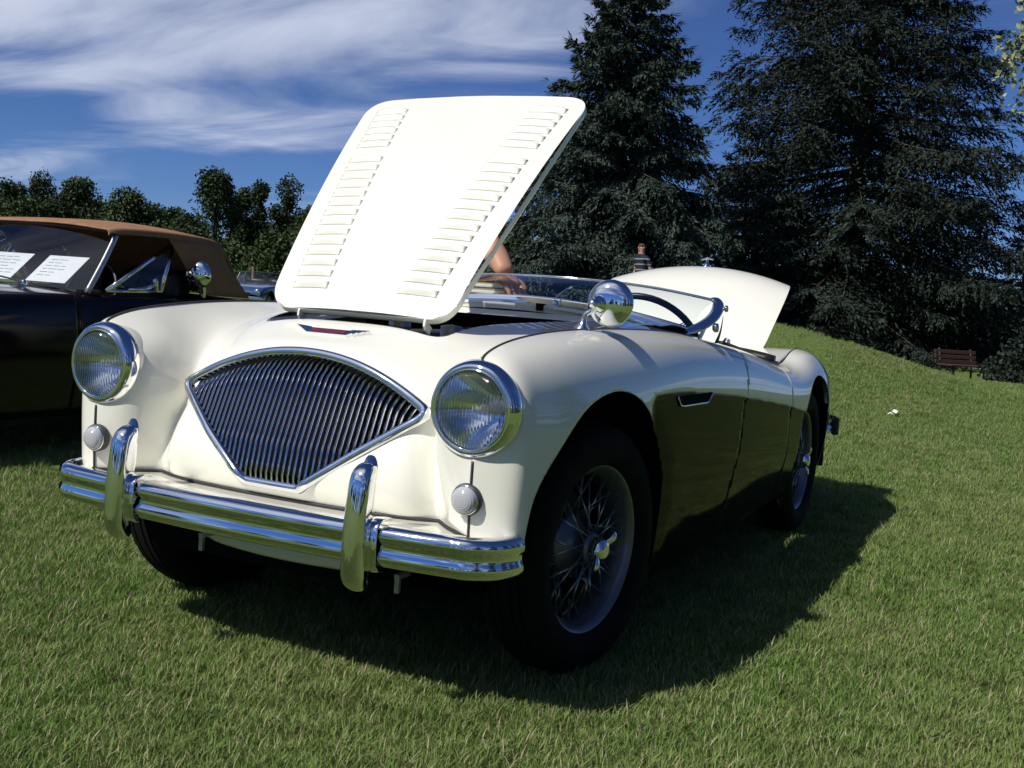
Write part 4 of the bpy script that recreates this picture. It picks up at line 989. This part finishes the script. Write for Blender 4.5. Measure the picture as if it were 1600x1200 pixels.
# unseen spruces added at right to cut sky fill and darken the car's flank
sp1 = spruce('spruce_tree', (17, 1, 0), 12, 4.2, 'spruce_dark', 61, 'unseen dark spruce added for the roadster flank to reflect', group='unseen spruces added beside the flank', nw=24, per=9, dens=.7, droop=.4)
for k, (x, y, q) in enumerate(((20, 8, 1.1), (15, -7, .9), (21, 15, 1.2), (13, -14, .95), (18, 23, 1.0))):
    c = copy_tree(sp1); c.location = (x, y, float(hgt(x, y))); c.rotation_euler = (0, 0, k * 1.1); c.scale = (q, q, q)

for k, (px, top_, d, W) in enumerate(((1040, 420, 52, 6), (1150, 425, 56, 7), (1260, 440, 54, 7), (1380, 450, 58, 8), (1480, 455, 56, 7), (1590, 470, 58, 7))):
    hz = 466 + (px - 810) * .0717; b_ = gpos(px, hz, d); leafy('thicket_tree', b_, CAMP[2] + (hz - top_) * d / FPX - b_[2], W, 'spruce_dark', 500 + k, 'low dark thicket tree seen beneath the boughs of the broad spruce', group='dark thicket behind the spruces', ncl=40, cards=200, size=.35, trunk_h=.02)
# ================================================================== dark neighbouring convertible
M['maroon'] = vary(mat('black_maroon_paint', rough=.10, spec=.35), (.005, .003, .0035), (.007, .0045, .005), 3)
M['canvas'] = vary(mat('tan_canvas', rough=.85, spec=.2), (.25, .135, .072), (.31, .17, .095), 12, bump=.4, bscale=400, dist=.002)
M['canvas_edge'] = vary(mat('dark_canvas', rough=.85, spec=.2), (.10, .05, .027), (.13, .066, .035), 12)
M['paper'] = vary(mat('white_paper', rough=.8), (.82, .82, .80), (.86, .86, .84), 30)
M['ink'] = mat('grey_ink', (.25, .25, .30), .8)
def dark_car(name, xc, yc, rz, label, paint, top=True, group=None):
    root = empty(name, (xc, yc, 0), rz); tag(root, label, 'car', group)
    # local frame: x across, y from nose (-) to tail (+)
    rw = [(-1.72, [(0,.52),(.35,.52),(.56,.50),(.63,.46),(.63,.38),(.60,.28)]), (-1.66, [(0,.64),(.35,.64),(.60,.62),(.675,.56),(.68,.42),(.64,.24)]), (-1.45, [(0,.74),(.35,.735),(.62,.725),(.715,.64),(.72,.42),(.67,.2)]), (-1.0, [(0,.79),(.38,.785),(.64,.775),(.735,.70),(.745,.45),(.70,.19)]), (-.4, [(0,.825),(.4,.82),(.655,.805),(.745,.735),(.752,.45),(.71,.18)]), (.3, [(0,.835),(.4,.83),(.66,.815),(.748,.745),(.755,.45),(.71,.18)]), (1.0, [(0,.835),(.4,.83),(.66,.82),(.748,.75),(.755,.45),(.71,.19)]), (1.6, [(0,.80),(.4,.795),(.64,.785),(.725,.71),(.73,.45),(.69,.22)]), (1.95, [(0,.72),(.38,.72),(.60,.71),(.68,.62),(.685,.45),(.65,.27)]), (2.02, [(0,.50),(.3,.50),(.52,.49),(.60,.46),(.60,.40),(.58,.32)])]
    ctrl = [[(-x, y, z) for x, z in r[:0:-1]] + [(x, y, z) for x, z in r] for y, r in rw]
    V, F = gridmesh(surf(ctrl, 130, 66))
    th = np.linspace(0, np.pi, 24)
    for cy in (-1.06, 1.26):
        sd = sdist(np.concatenate([np.stack([cy + .345 * np.cos(th), .30 + .345 * np.sin(th)], 1), [[cy - .345, -.2], [cy + .345, -.2]]]))
        V, F = clip(V, F, lambda v: np.where(np.abs(v[:, 0]) > .5, -sd(v[:, 1:]), 1.0))
    sdc = sdist(rpoly([(-.60, -.02), (.60, -.02), (.60, 1.08), (-.60, 1.08)], .06)); V, F = clip(V, F, lambda v: np.where(v[:, 2] > .7, -sdc(v[:, :2]), 1.0))
    for nm, fs in (('body_front', [lambda v: -.16 - v[:, 1] - .003]), ('body_middle', [lambda v: v[:, 1] + .16 - .003, lambda v: .80 - v[:, 1] - .003]), ('body_rear', [lambda v: v[:, 1] - .80 - .003])):
        v, f = V, F
        for q in fs: v, f = clip(v, f, q)
        mesh(nm, v, f, paint, root, solid=.003)
    mesh('floor_pan', *join(box((0, .1, .2), (1.3, 3.3, .03)), box((0, .15, .45), (1.30, 2.0, .5)), box((0, -1.0, .5), (.9, 1.0, .4)), box((0, 1.3, .5), (.9, 1.0, .4))), M['black'], root, smooth=False)
    for sx_ in (-1, 1):
        for cy in (-1.06, 1.26):
            w = empty('wheel', (sx_ * .64, cy, .30), parent=root)
            tp = [(.19, .05), (.22, .07), (.26, .073), (.295, .06), (.303, .03), (.303, -.03), (.295, -.06), (.22, -.07), (.19, -.05)]
            mesh('tyre', *lathe(tp, 40, (0, 0, 0), (sx_, 0, 0)), M['rubber'], w); mesh('rim', *lathe([(1e-4, .05), (.05, .05), (.07, .03), (.15, .035), (.18, .05), (.195, .055), (.19, -.05)], 36, (0, 0, 0), (sx_, 0, 0)), M['wheel_paint'], w)
        mesh('headlight', *lathe([(.09, -.03), (.09, .01), (.08, .02), (.05, .032), (1e-4, .038)], 28, (sx_ * .56, -1.665, .60), (0, -1, .1)), M['chrome'], root)
    mesh('bumper_bar', *sweep(spl([(-.72, -1.5, .42), (-.68, -1.74, .42), (0, -1.80, .42), (.68, -1.74, .42), (.72, -1.5, .42)], 40), circ(.02, 10, .045), (0, 0, 1)), M['chrome'], root)
    # windscreen
    hx = np.array([-1, -.6, 0, .6, 1]); bs = spl([(x * .69, -.17 + .12 * x * x, .83) for x in hx], 40); tp_ = spl([(x * .645, .115 + .05 * x * x, 1.175 - .03 * x * x) for x in hx], 40)
    w = empty('windscreen', parent=root)
    mesh('glass', *gridmesh(spl(np.stack([bs, (bs + tp_) / 2 + np.array([0, -.012, .006]), tp_]), 8)), M['screen_tint'], w)
    for sx_, e in ((1, -1), (-1, 0)): mesh('screen_pillar', *sweep(spl([bs[e] + (sx_ * .015, -.02, -.015), (bs[e] + tp_[e]) / 2 + np.array([sx_ * .012, 0, 0]), tp_[e] + (sx_ * .01, .0, .0)], 12), circ(.017, 10, .013), (1, 0, 0)), M['steel'], w)
    mesh('header_rail', *sweep(tp_, circ(.012, 8), (0, 0, 1)), M['trim'], w)
    for x in (-.25, .38):
        wp = np.array([x, -.19, .842]); mesh('wiper', *tube(spl([wp, wp + (-.10, .0, .016), wp + (-.36, .02, .040)], 10), .005, 6), M['trim'], w)
        mesh('wiper_boss', *lathe([(.014, -.01), (.012, .012), (1e-4, .018)], 12, wp, (0, -.3, 1)), M['chrome'], w)
    # interior
    for sx_ in (-1, 1):
        st = empty('seat', parent=root)
        bevel(mesh('seat_back', *box((sx_ * .32, .80, .72), (.46, .14, .50)), M['leather'], st), .05, 3)
    sw_ = empty('steering_wheel', parent=root); t = np.linspace(0, 2 * np.pi, 32, endpoint=False)
    mesh('wheel_rim', *sweep(np.array([(.34 + .19 * math.cos(a), .28 + .06 * math.sin(a), .80 + .18 * math.sin(a)) for a in t]), circ(.012, 8), np.tile([0, .9, -.3], (32, 1)), True), M['leather'], sw_)
    bevel(mesh('dashboard', *box((0, .05, .78), (1.2, .20, .10)), M['trim'], root), .03, 3)
    # vent windows and door mirror
    for sx_ in (1, -1):
        q = empty('vent_window', parent=root)
        A, B, Cc = np.array([sx_ * .705, .06, .828]), np.array([sx_ * .640, .60, 1.125]), np.array([sx_ * .70, .45, .835])
        mesh('vent_frame', *join(tube(np.array([A, (A + B) / 2, B]), .013, 10), tube(np.array([B, (B + Cc) / 2, Cc]), .012, 10), tube(np.array([A, (A + Cc) / 2, Cc]), .009, 8)), M['chrome'], q)
        mesh('vent_glass', np.array([A, B, Cc]), [(0, 1, 2)], M['vent_glass'], q, smooth=False)
        mr2 = empty('door_mirror', parent=root); b0 = np.array([sx_ * .725, .76, .815]); dc = np.array([sx_ * .765, .665, .950])
        mesh('mirror_stalk', *tube(spl([b0, b0 + (sx_ * .015, -.01, .05), b0 + (sx_ * .02, -.05, .10), dc + (0, .0, -.015)], 12), .009, 10, scale=np.linspace(1.6, .8, 12)), M['chrome'], mr2)
        mesh('mirror_shell', *lathe([(1e-4, .026), (.035, .022), (.062, .012), (.080, -.004), (.082, -.013), (1e-4, -.014)], 40, dc, (.25 * sx_, -1, .0)), M['chrome'], mr2)
        mesh('mirror_boss', *lathe([(.02, 0), (.02, .012), (.012, .022), (1e-4, .025)], 20, dc + np.array([sx_ * .0, -.018, -.005]), (.25 * sx_, -1, 0)), M['chrome'], mr2)
        mesh('door_handle', *tube(np.array([(sx_ * .757, .55, .70), (sx_ * .775, .60, .705), (sx_ * .757, .68, .70)]), .009, 8), M['chrome'], root)
        # knobs at the vent foot
        mesh('vent_latch', *join(lathe([(1e-4, .03), (.014, .026), (.016, .0), (.010, -.05)], 14, (sx_ * .725, .385, .885), (.3 * sx_, -.5, 1)), tube(np.array([(sx_ * .715, .20, .842), (sx_ * .722, .30, .848), (sx_ * .725, .38, .868)]), .013, 8, scale=[.4, .9, 1.2])), M['chrome'], root)
    if top:
        sf = empty('soft_top', parent=root)
        kk = (-1, -.985, -.88, -.5, 0, .5, .88, .985, 1)
        def trow(y, zc, ze, w, dip): return [(w * k, y, zc - (zc - ze) * abs(k) ** 3 - (dip if abs(k) > .99 else 0)) for k in kk]
        G = surf([trow(.095, 1.182, 1.150, .665, .028), trow(.20, 1.205, 1.165, .685, .03), trow(.50, 1.225, 1.170, .70, .03), trow(.80, 1.215, 1.160, .70, .035), trow(.94, 1.185, 1.135, .69, .04), trow(1.02, 1.12, 1.06, .685, .03), trow(1.12, .97, .93, .68, .02), trow(1.19, .85, .835, .675, .01)], 50, 50)
        mesh('canvas', *gridmesh(G), M['canvas'], sf, solid=.006)
        for sx_ in (-1, 1):
            Q = np.array([[(sx_ * .69, .50, 1.14), (sx_ * .70, .80, 1.13), (sx_ * .692, .94, 1.10)], [(sx_ * .70, .62, 1.0), (sx_ * .705, .82, 1.0), (sx_ * .69, 1.02, 1.0)], [(sx_ * .70, .74, .86), (sx_ * .705, .92, .85), (sx_ * .685, 1.19, .845)], [(sx_ * .70, .76, .835), (sx_ * .705, .93, .835), (sx_ * .685, 1.20, .835)]])
            mesh('canvas_quarter', *gridmesh(surf(Q, 12, 10)), M['canvas'], sf, solid=.006)
            mesh('canvas_piping', *tube(np.array([(sx_ * .69, .95, .842), (sx_ * .69, 1.08, .848), (sx_ * .68, 1.22, .850)]), .012, 8), M['canvas'], sf)
            mesh('top_frame', *tube(np.array([(sx_ * .665, .10, 1.135), (sx_ * .68, .5, 1.145), (sx_ * .69, .78, 1.13)]), .012, 8), M['trim'], sf)
    return root
M['screen_tint'] = thin_glass('tinted_glass', (.80, .84, .88), 1.6)
M['vent_glass'] = thin_glass('vent_glass', (.80, .84, .88), 1.22)
XN = -3.545
nbc = dark_car('convertible', XN, 1.53, 0, 'dark maroon-black convertible with tan canvas top and papers in its windscreen', M['maroon'])
# sheets of paper lying against the inside of its windscreen
for i, (cx_, tilt, sc, lab) in enumerate(((-.03, .32, 1.1, 'white printed sheet behind the dark convertible windscreen, further from its mirror'), (.36, -.16, 1.08, 'white printed sheet behind the dark convertible windscreen, nearer its mirror'))):
    pr_ = empty('paper_sheet', (XN + cx_, 1.53 - .055 + .12 * (cx_ / .69) ** 2, .875)); tag(pr_, lab, 'paper')
    pr_.rotation_euler = (R(-50), 0, 0); pr_.rotation_euler = (R(42), R(0), tilt * .0)
    mesh('sheet', *box((0, .075, 0), (.28 * sc, .20 * sc, .0016), None), M['paper'], pr_, smooth=False)
    rg = random.Random(i)
    ln = []
    for k in range(6):
        x0 = -.11
        for q in range(rg.randint(2, 4)):
            wd = rg.uniform(.03, .07)
            if x0 + wd > .12: break
            ln.append(box((x0 + wd / 2, .150 - k * .026, .0014), (wd, .004, .0008))); x0 += wd + .012
    o = mesh('printed_lines', *join(*ln), M['ink'], pr_, smooth=False); o['kind'] = 'stuff'

# ================================================================== people
M['skin'] = vary(mat('skin', rough=.5, spec=.35), (.42, .22, .14), (.47, .26, .17), 12)
M['hair'] = mat('grey_brown_hair', (.06, .045, .035), .7)
M['trouser'] = vary(mat('dark_trousers', rough=.85), (.02, .022, .03), (.03, .032, .04), 20)
M['shirt'] = vary(mat('pale_shirt', rough=.85), (.35, .30, .24), (.42, .37, .30), 20)
M['shoe'] = mat('dark_shoes', (.015, .012, .01), .5)
mm_ = mat('striped_polo', rough=.85); n, l, b = nodes_of(mm_); tcn = N(n, 'ShaderNodeTexCoord'); wv = N(n, 'ShaderNodeTexWave', bands_direction='Z', inp={'Scale': 2.6}); l.new(tcn.outputs['Object'], wv.inputs['Vector'])
mrn = N(n, 'ShaderNodeMapRange', inp={'From Min': .86, 'From Max': .90}); l.new(wv.outputs['Fac'], mrn.inputs['Value']); mx = N(n, 'ShaderNodeMix', data_type='RGBA'); mx.inputs['A'].default_value = (.008, .010, .022, 1); mx.inputs['B'].default_value = (.20, .22, .26, 1); l.new(mrn.outputs[0], mx.inputs['Factor']); l.new(mx.outputs['Result'], b.inputs['Base Color'])
M['polo'] = mm_
def skin(name, J, E, root_v, parent, mats, pick, sub=2):
    bm = bmesh.new(); ly = bm.verts.layers.skin.verify(); vs_ = {}
    for k, (p, r) in J.items():
        v = bm.verts.new(p); rx, ry = r if isinstance(r, tuple) else (r, r); v[ly].radius = (rx, ry); v[ly].use_root = (k == root_v); vs_[k] = v
    for a, b_ in E: bm.edges.new((vs_[a], vs_[b_]))
    me = bpy.data.meshes.new(name); bm.to_mesh(me); bm.free(); o = bpy.data.objects.new(name, me); COL.objects.link(o)
    sk = o.modifiers.new('skin', 'SKIN'); sk.use_smooth_shade = True; sb = o.modifiers.new('sub', 'SUBSURF'); sb.levels = sub; sb.render_levels = sub
    bpy.context.view_layer.update(); dg = bpy.context.evaluated_depsgraph_get(); m2 = bpy.data.meshes.new_from_object(o.evaluated_get(dg)); bpy.data.objects.remove(o)
    m2.materials.clear()
    for q in mats: m2.materials.append(q)
    c = np.array([p.center for p in m2.polygons]); m2.polygons.foreach_set('material_index', np.array([pick(x) for x in c], np.int32)); m2.shade_smooth()
    return link(name, m2, None, parent)
def head_extras(parent, c, r, face):
    """hair cap, nose, ears; c centre of the head, face = unit direction"""
    f = np.asarray(face, float); f /= np.linalg.norm(f); s = np.cross(f, [0, 0, 1])
    u, v = np.meshgrid(np.linspace(0, 2 * np.pi, 20, endpoint=False), np.linspace(0, 1.75, 9)); G = []
    for j in range(9):
        row = []
        for i in range(20):
            a = u[j, i]; b_ = v[j, i] * (1.0 if math.cos(a) < .3 else .62); d = math.cos(a) * math.sin(b_) * f + math.sin(a) * math.sin(b_) * s + np.array([0, 0, math.cos(b_)])
            row.append(np.asarray(c) + d * r * np.array([1.06, 1.06, 1.22]))
        G.append(row)
    mesh('hair', *gridmesh(np.array(G), wrap_u=True), M['hair'], parent, solid=.008)
    nose = np.asarray(c) + f * r * .98
    mesh('nose', *sweep(np.array([nose + (0, 0, .035), nose + f * .010 + np.array([0, 0, .01]), nose + f * .022 - np.array([0, 0, .012]), nose - np.array([0, 0, .024])]), circ(.010, 8), (s[0], s[1], .01), scale=[.5, .8, 1.1, .5]), M['skin'], parent)
    for q in (-1, 1):
        e = np.asarray(c) + s * q * r * .98; mesh('ear', *lathe([(1e-4, .012), (.014, .011), (.022, .004), (.02, -.006)], 14, e, s * q), M['skin'], parent)
        e = np.asarray(c) + f * r * .90 + s * q * .032 + np.array([0, 0, .008]); mesh('eye', *lathe([(1e-4, .012), (.008, .008), (.011, 0)], 12, e, f), M['hair'], parent)
    e = np.asarray(c) + f * r * .93 - np.array([0, 0, .055]); mesh('mouth', *tube(np.array([e - s * .024, e + f * .006, e + s * .024]), .005, 6), vary(mat('lips', rough=.5), (.30, .10, .08), (.34, .12, .10), 10), parent)

# man leaning over the far door: only his bare forearm and hand show past the raised bonnet
pm = empty('person', (-1.12, 1.45, 0)); tag(pm, 'person leaning over the cream roadster, bare forearm and ringed hand behind its windscreen', 'person')
O = np.array([-1.12, 1.45, 0])
hand = pix(800, 442, y=.985); elb = pix(752, 366, y=1.14); sh = elb + np.array([-.20, .12, .15])
nk = sh + np.array([-.10, .12, .05])
J = {'pel': ((-1.02, 1.47, .96), (.16, .12)), 'sp': ((-.92, 1.44, 1.12), (.15, .115)), 'ch': (nk + np.array([-.10, .06, -.16]), (.17, .12)), 'nk': (nk, .06), 'hd0': (nk + np.array([.06, -.05, .09]), .075), 'hd1': (nk + np.array([.085, -.07, .19]), .075),
     'sL': (sh, .065), 'eL': (elb, .054), 'fL': (elb * .45 + hand * .55 + np.array([0, 0, .008]), .048), 'wL': (hand + (elb - hand) * .16, (.036, .028)),
     'sR': (nk + np.array([-.14, .24, -.05]), .065), 'eR': (nk + np.array([-.12, .34, -.30]), .046), 'wR': (np.array([-.78, 1.62, .90]), .030),
     'hL': ((-1.05, 1.38, .88), .10), 'kL': ((-1.08, 1.34, .48), .065), 'aL': ((-1.14, 1.40, .09), .045), 'tL': ((-1.02, 1.33, .035), .035),
     'hR': ((-1.05, 1.56, .88), .10), 'kR': ((-1.10, 1.60, .48), .065), 'aR': ((-1.18, 1.62, .09), .045), 'tR': ((-1.06, 1.60, .035), .035)}
J = {k: (np.asarray(p, float) - O, r) for k, (p, r) in J.items()}
E_ = [('pel', 'sp'), ('sp', 'ch'), ('ch', 'nk'), ('nk', 'hd0'), ('hd0', 'hd1'), ('ch', 'sL'), ('sL', 'eL'), ('eL', 'fL'), ('fL', 'wL'), ('ch', 'sR'), ('sR', 'eR'), ('eR', 'wR'), ('pel', 'hL'), ('hL', 'kL'), ('kL', 'aL'), ('aL', 'tL'), ('pel', 'hR'), ('hR', 'kR'), ('kR', 'aR'), ('aR', 'tR')]
shl, ell = sh - O, elb - O
def pick1(c):
    if c[2] < .09: return 3
    if c[2] < .98 and c[0] < .12: return 2
    if c[2] > (nk - O)[2] + .01 and np.linalg.norm(c - (nk - O) - np.array([.06, -.05, .1])) < .2: return 0
    if np.dot(c - shl, ell - shl) > .45 * np.dot(ell - shl, ell - shl) and np.linalg.norm(c - ell) < .42 and c[0] > shl[0]: return 0
    return 1
skin('body', J, E_, 'pel', pm, [M['skin'], M['shirt'], M['trouser'], M['shoe']], pick1)
head_extras(pm, (nk - O) + np.array([.075, -.06, .155]), .088, (.8, -.5, -.2))
# the hand: palm and five fingers resting on the dash top
wv_ = hand + (elb - hand) * .16 - O; hd = (hand - elb); hd /= np.linalg.norm(hd)
fw = np.array([.55, -.30, -.62]); fw /= np.linalg.norm(fw); sd_ = np.cross(fw, [0, 0, 1]); sd_ /= np.linalg.norm(sd_); upv = np.cross(sd_, fw)
J = {'w': (wv_, (.034, .026)), 'p1': (wv_ + fw * .035, (.044, .022)), 'p2': (wv_ + fw * .07, (.048, .018))}; E_ = [('w', 'p1'), ('p1', 'p2')]
hm = skin('hand', J, E_, 'w', pm, [M['skin']], lambda c: 0)
for k, (off_, ln_) in enumerate(((-.034, .075), (-.012, .090), (.011, .085), (.033, .068))):
    b0 = wv_ + fw * .066 + sd_ * off_
    p1 = b0 + fw * ln_ * .42 + upv * .006; p2 = p1 + (fw * .8 - upv * .5) * ln_ * .34; p3 = p2 + (fw * .45 - upv * .85) * ln_ * .26
    skin('finger', {'a': (b0 - fw * .012, .0105), 'b': (p1, .0098), 'c': (p2, .009), 'd': (p3, .0078)}, [('a', 'b'), ('b', 'c'), ('c', 'd')], 'a', hm, [M['skin']], lambda c: 0)
    if k == 2:
        rp_ = b0 + fw * .022 + upv * .002; t = np.linspace(0, 2 * np.pi, 20, endpoint=False)
        mesh('ring', *sweep(np.array([rp_ + .0118 * (math.cos(a) * sd_ + math.sin(a) * upv) for a in t]), circ(.0022, 6), np.tile(fw, (20, 1)), True), M['chrome'], hm)
b0 = wv_ + fw * .022 - sd_ * .032
skin('thumb', {'a': (b0 + sd_ * .010, .0125), 'b': (b0 + fw * .022 - sd_ * .020, .012), 'c': (b0 + fw * .048 - sd_ * .030 - upv * .010, .0095)}, [('a', 'b'), ('b', 'c')], 'a', hm, [M['skin']], lambda c: 0)
# folded striped cloth on the dash top
cl = mat('striped_cloth', rough=.9); n, l, b = nodes_of(cl); tcn = N(n, 'ShaderNodeTexCoord'); wv = N(n, 'ShaderNodeTexWave', bands_direction='Z', inp={'Scale': 14.0}); l.new(tcn.outputs['Object'], wv.inputs['Vector']); mrn = N(n, 'ShaderNodeMapRange', inp={'From Min': .4, 'From Max': .6}); l.new(wv.outputs['Fac'], mrn.inputs['Value'])
mx = N(n, 'ShaderNodeMix', data_type='RGBA'); mx.inputs['A'].default_value = (.32, .22, .13, 1); mx.inputs['B'].default_value = (.75, .73, .68, 1); l.new(mrn.outputs[0], mx.inputs['Factor']); l.new(mx.outputs['Result'], b.inputs['Base Color'])
pc = pix(758, 458, y=.915); fo_ = bevel(mesh('folded_cloth', *join(box((0, 0, .012), (.13, .10, .024)), box((.004, .002, .035), (.12, .095, .022)), box((-.003, 0, .056), (.11, .09, .02))), cl, smooth=True), .007, 3); fo_.location = (pc[0], .915, .928); tag(fo_, 'folded beige and white striped cloth behind the roadster windscreen', 'cloth')

# man walking on the rise behind the car
hp_ = pix(1005, 379, d=25); gz = float(hgt(hp_[0], hp_[1])); H_ = hp_[2] - gz
pw = empty('person', (hp_[0], hp_[1], gz)); tag(pw, 'person in navy striped polo shirt walking past the spruces on the rise', 'person'); pw.rotation_euler = (0, 0, R(150)); k_ = H_ / 1.76; pw.scale = (k_, k_, k_)
J = {'pel': ((0, 0, .96), (.15, .11)), 'sp': ((0, -.01, 1.12), (.155, .125)), 'ch': ((0, 0, 1.34), (.17, .115)), 'nk': ((0, .01, 1.50), .058), 'hd0': ((0, .03, 1.60), .078), 'hd1': ((0, .03, 1.685), .075),
     'sL': ((.19, 0, 1.42), .062), 'eL': ((.25, -.06, 1.15), .045), 'wL': ((.24, .06, .92), .03), 'mL': ((.235, .09, .84), .028), 'sR': ((-.19, 0, 1.42), .062), 'eR': ((-.25, -.08, 1.15), .045), 'wR': ((-.24, .0, .91), .03), 'mR': ((-.235, .02, .83), .028),
     'hL': ((.09, .01, .88), .095), 'kL': ((.10, .14, .50), .062), 'aL': ((.10, .20, .09), .042), 'tL': ((.11, .32, .04), .035), 'hR': ((-.09, .0, .88), .095), 'kR': ((-.10, -.04, .49), .062), 'aR': ((-.10, -.28, .12), .042), 'tR': ((-.11, -.18, .04), .035)}
E_ = [('pel', 'sp'), ('sp', 'ch'), ('ch', 'nk'), ('nk', 'hd0'), ('hd0', 'hd1'), ('ch', 'sL'), ('sL', 'eL'), ('eL', 'wL'), ('wL', 'mL'), ('ch', 'sR'), ('sR', 'eR'), ('eR', 'wR'), ('wR', 'mR'), ('pel', 'hL'), ('hL', 'kL'), ('kL', 'aL'), ('aL', 'tL'), ('pel', 'hR'), ('hR', 'kR'), ('kR', 'aR'), ('aR', 'tR')]
def pick2(c):
    if c[2] < .085: return 3
    if c[2] > 1.50: return 0
    if c[2] < .99 and abs(c[0]) < .2: return 2
    if abs(c[0]) > .185 and c[2] < 1.22: return 0
    return 1
skin('body', {k: (np.array(p), r) for k, (p, r) in J.items()}, E_, 'pel', pw, [M['skin'], M['polo'], M['trouser'], M['shoe']], pick2)
head_extras(pw, (0, .03, 1.635), .086, (0, 1, 0))

# ================================================================== park bench, shrub, post, far car, scraps
M['slat'] = vary(mat('red_brown_timber', rough=.6), (.065, .030, .022), (.09, .040, .028), 9, bump=.2, bscale=60, dist=.003)
M['iron'] = vary(mat('bench_iron', rough=.55, metal=.3), (.02, .02, .02), (.035, .035, .035), 18)
bp_ = pix(1503, 590, d=27.5); bz = float(hgt(bp_[0], bp_[1]))
bench = empty('park_bench', (bp_[0], bp_[1], bz), R(52)); tag(bench, 'red-brown slatted park bench in the shade beside the dark spruce', 'bench')
for k in range(3): bevel(mesh('back_slat', *box((0, .24 + k * .03, .50 + k * .125), (1.45, .03, .095)), M['slat'], bench, smooth=False), .006, 1)
for k in range(4): bevel(mesh('seat_slat', *box((0, -.22 + k * .12, .43), (1.45, .10, .03)), M['slat'], bench, smooth=False), .006, 1)
for x in (-.55, .55):
    mesh('leg', *join(box((x, .23, .20), (.05, .05, .46)), box((x, -.20, .20), (.05, .05, .44))) if False else box((x, -.20, .19), (.05, .05, .46)), M['iron'], bench, smooth=False)
    mesh('back_leg', *tube(np.array([(x, .20, -.05), (x, .235, .40), (x, .32, .84)]), .028, 8), M['iron'], bench)
    mesh('seat_bearer', *box((x, 0, .40), (.05, .46, .03)), M['iron'], bench, smooth=False)
sp_ = gpos(1594, 596, 24); leafy('low_shrub', sp_, 1.0, 1.7, 'spruce_dark', 88, 'low dark shrub on the lawn beside the park bench', cat='shrub', ncl=26, cards=150, size=.10, trunk_h=.05, trunk_r=.03)
# stone kerb of a path behind the bench
M['stone'] = vary(mat('pale_kerb_stone', rough=.9), (.25, .24, .21), (.34, .33, .29), 6)
kb = empty('kerb', tuple(gpos(1500, 573, 33))); tag(kb, 'low pale stone edging behind the park bench', 'kerb')
for k in range(9): bevel(mesh('kerb_stone', *box((-3.6 + k * .86, .35 * math.sin(k * .35), .06), (.84, .16, .16)), M['stone'], kb, smooth=False), .02, 2)
pp = gpos(395, 440, 48); post = tag(bevel(mesh('wooden_post', *join(box((0, 0, .70), (.11, .11, 1.5)), box((0, 0, 1.47), (.14, .14, .05))), vary(mat('weathered_post', rough=.9), (.16, .11, .07), (.22, .16, .11), 8), smooth=False), .015, 2), 'weathered wooden post before the far trees beside the raised bonnet', 'post'); post.location = pp
M['blue_paint'] = vary(mat('blue_paint', rough=.15, coat=.6), (.035, .06, .14), (.04, .07, .16), 4)
fp = gpos(404, 462, 32); fcar = dark_car('parked_car', fp[0], fp[1], R(20), 'small blue car parked far off between tan canvas top and raised bonnet', M['blue_paint'], top=False)
for k, (px, py) in enumerate(((1390, 660), (1398, 659))):
    p = pix(px, py, z=.04); q = mesh('paper_scrap', np.array([(-.05, -.03, 0), (.0, -.035, .03), (.05, -.02, .005), (-.045, .03, .02), (.005, .03, .05), (.045, .035, .01)]) * (.7 if k else .5), [(0, 1, 4, 3), (1, 2, 5, 4)], M['paper'], solid=.001, smooth=False)
    q.location = (p[0], p[1], float(hgt(p[0], p[1])) + .03); q.rotation_euler = (0, 0, k * 1.3); tag(q, 'crumpled white paper scrap lying on the open lawn', 'litter', 'paper scraps on the lawn')
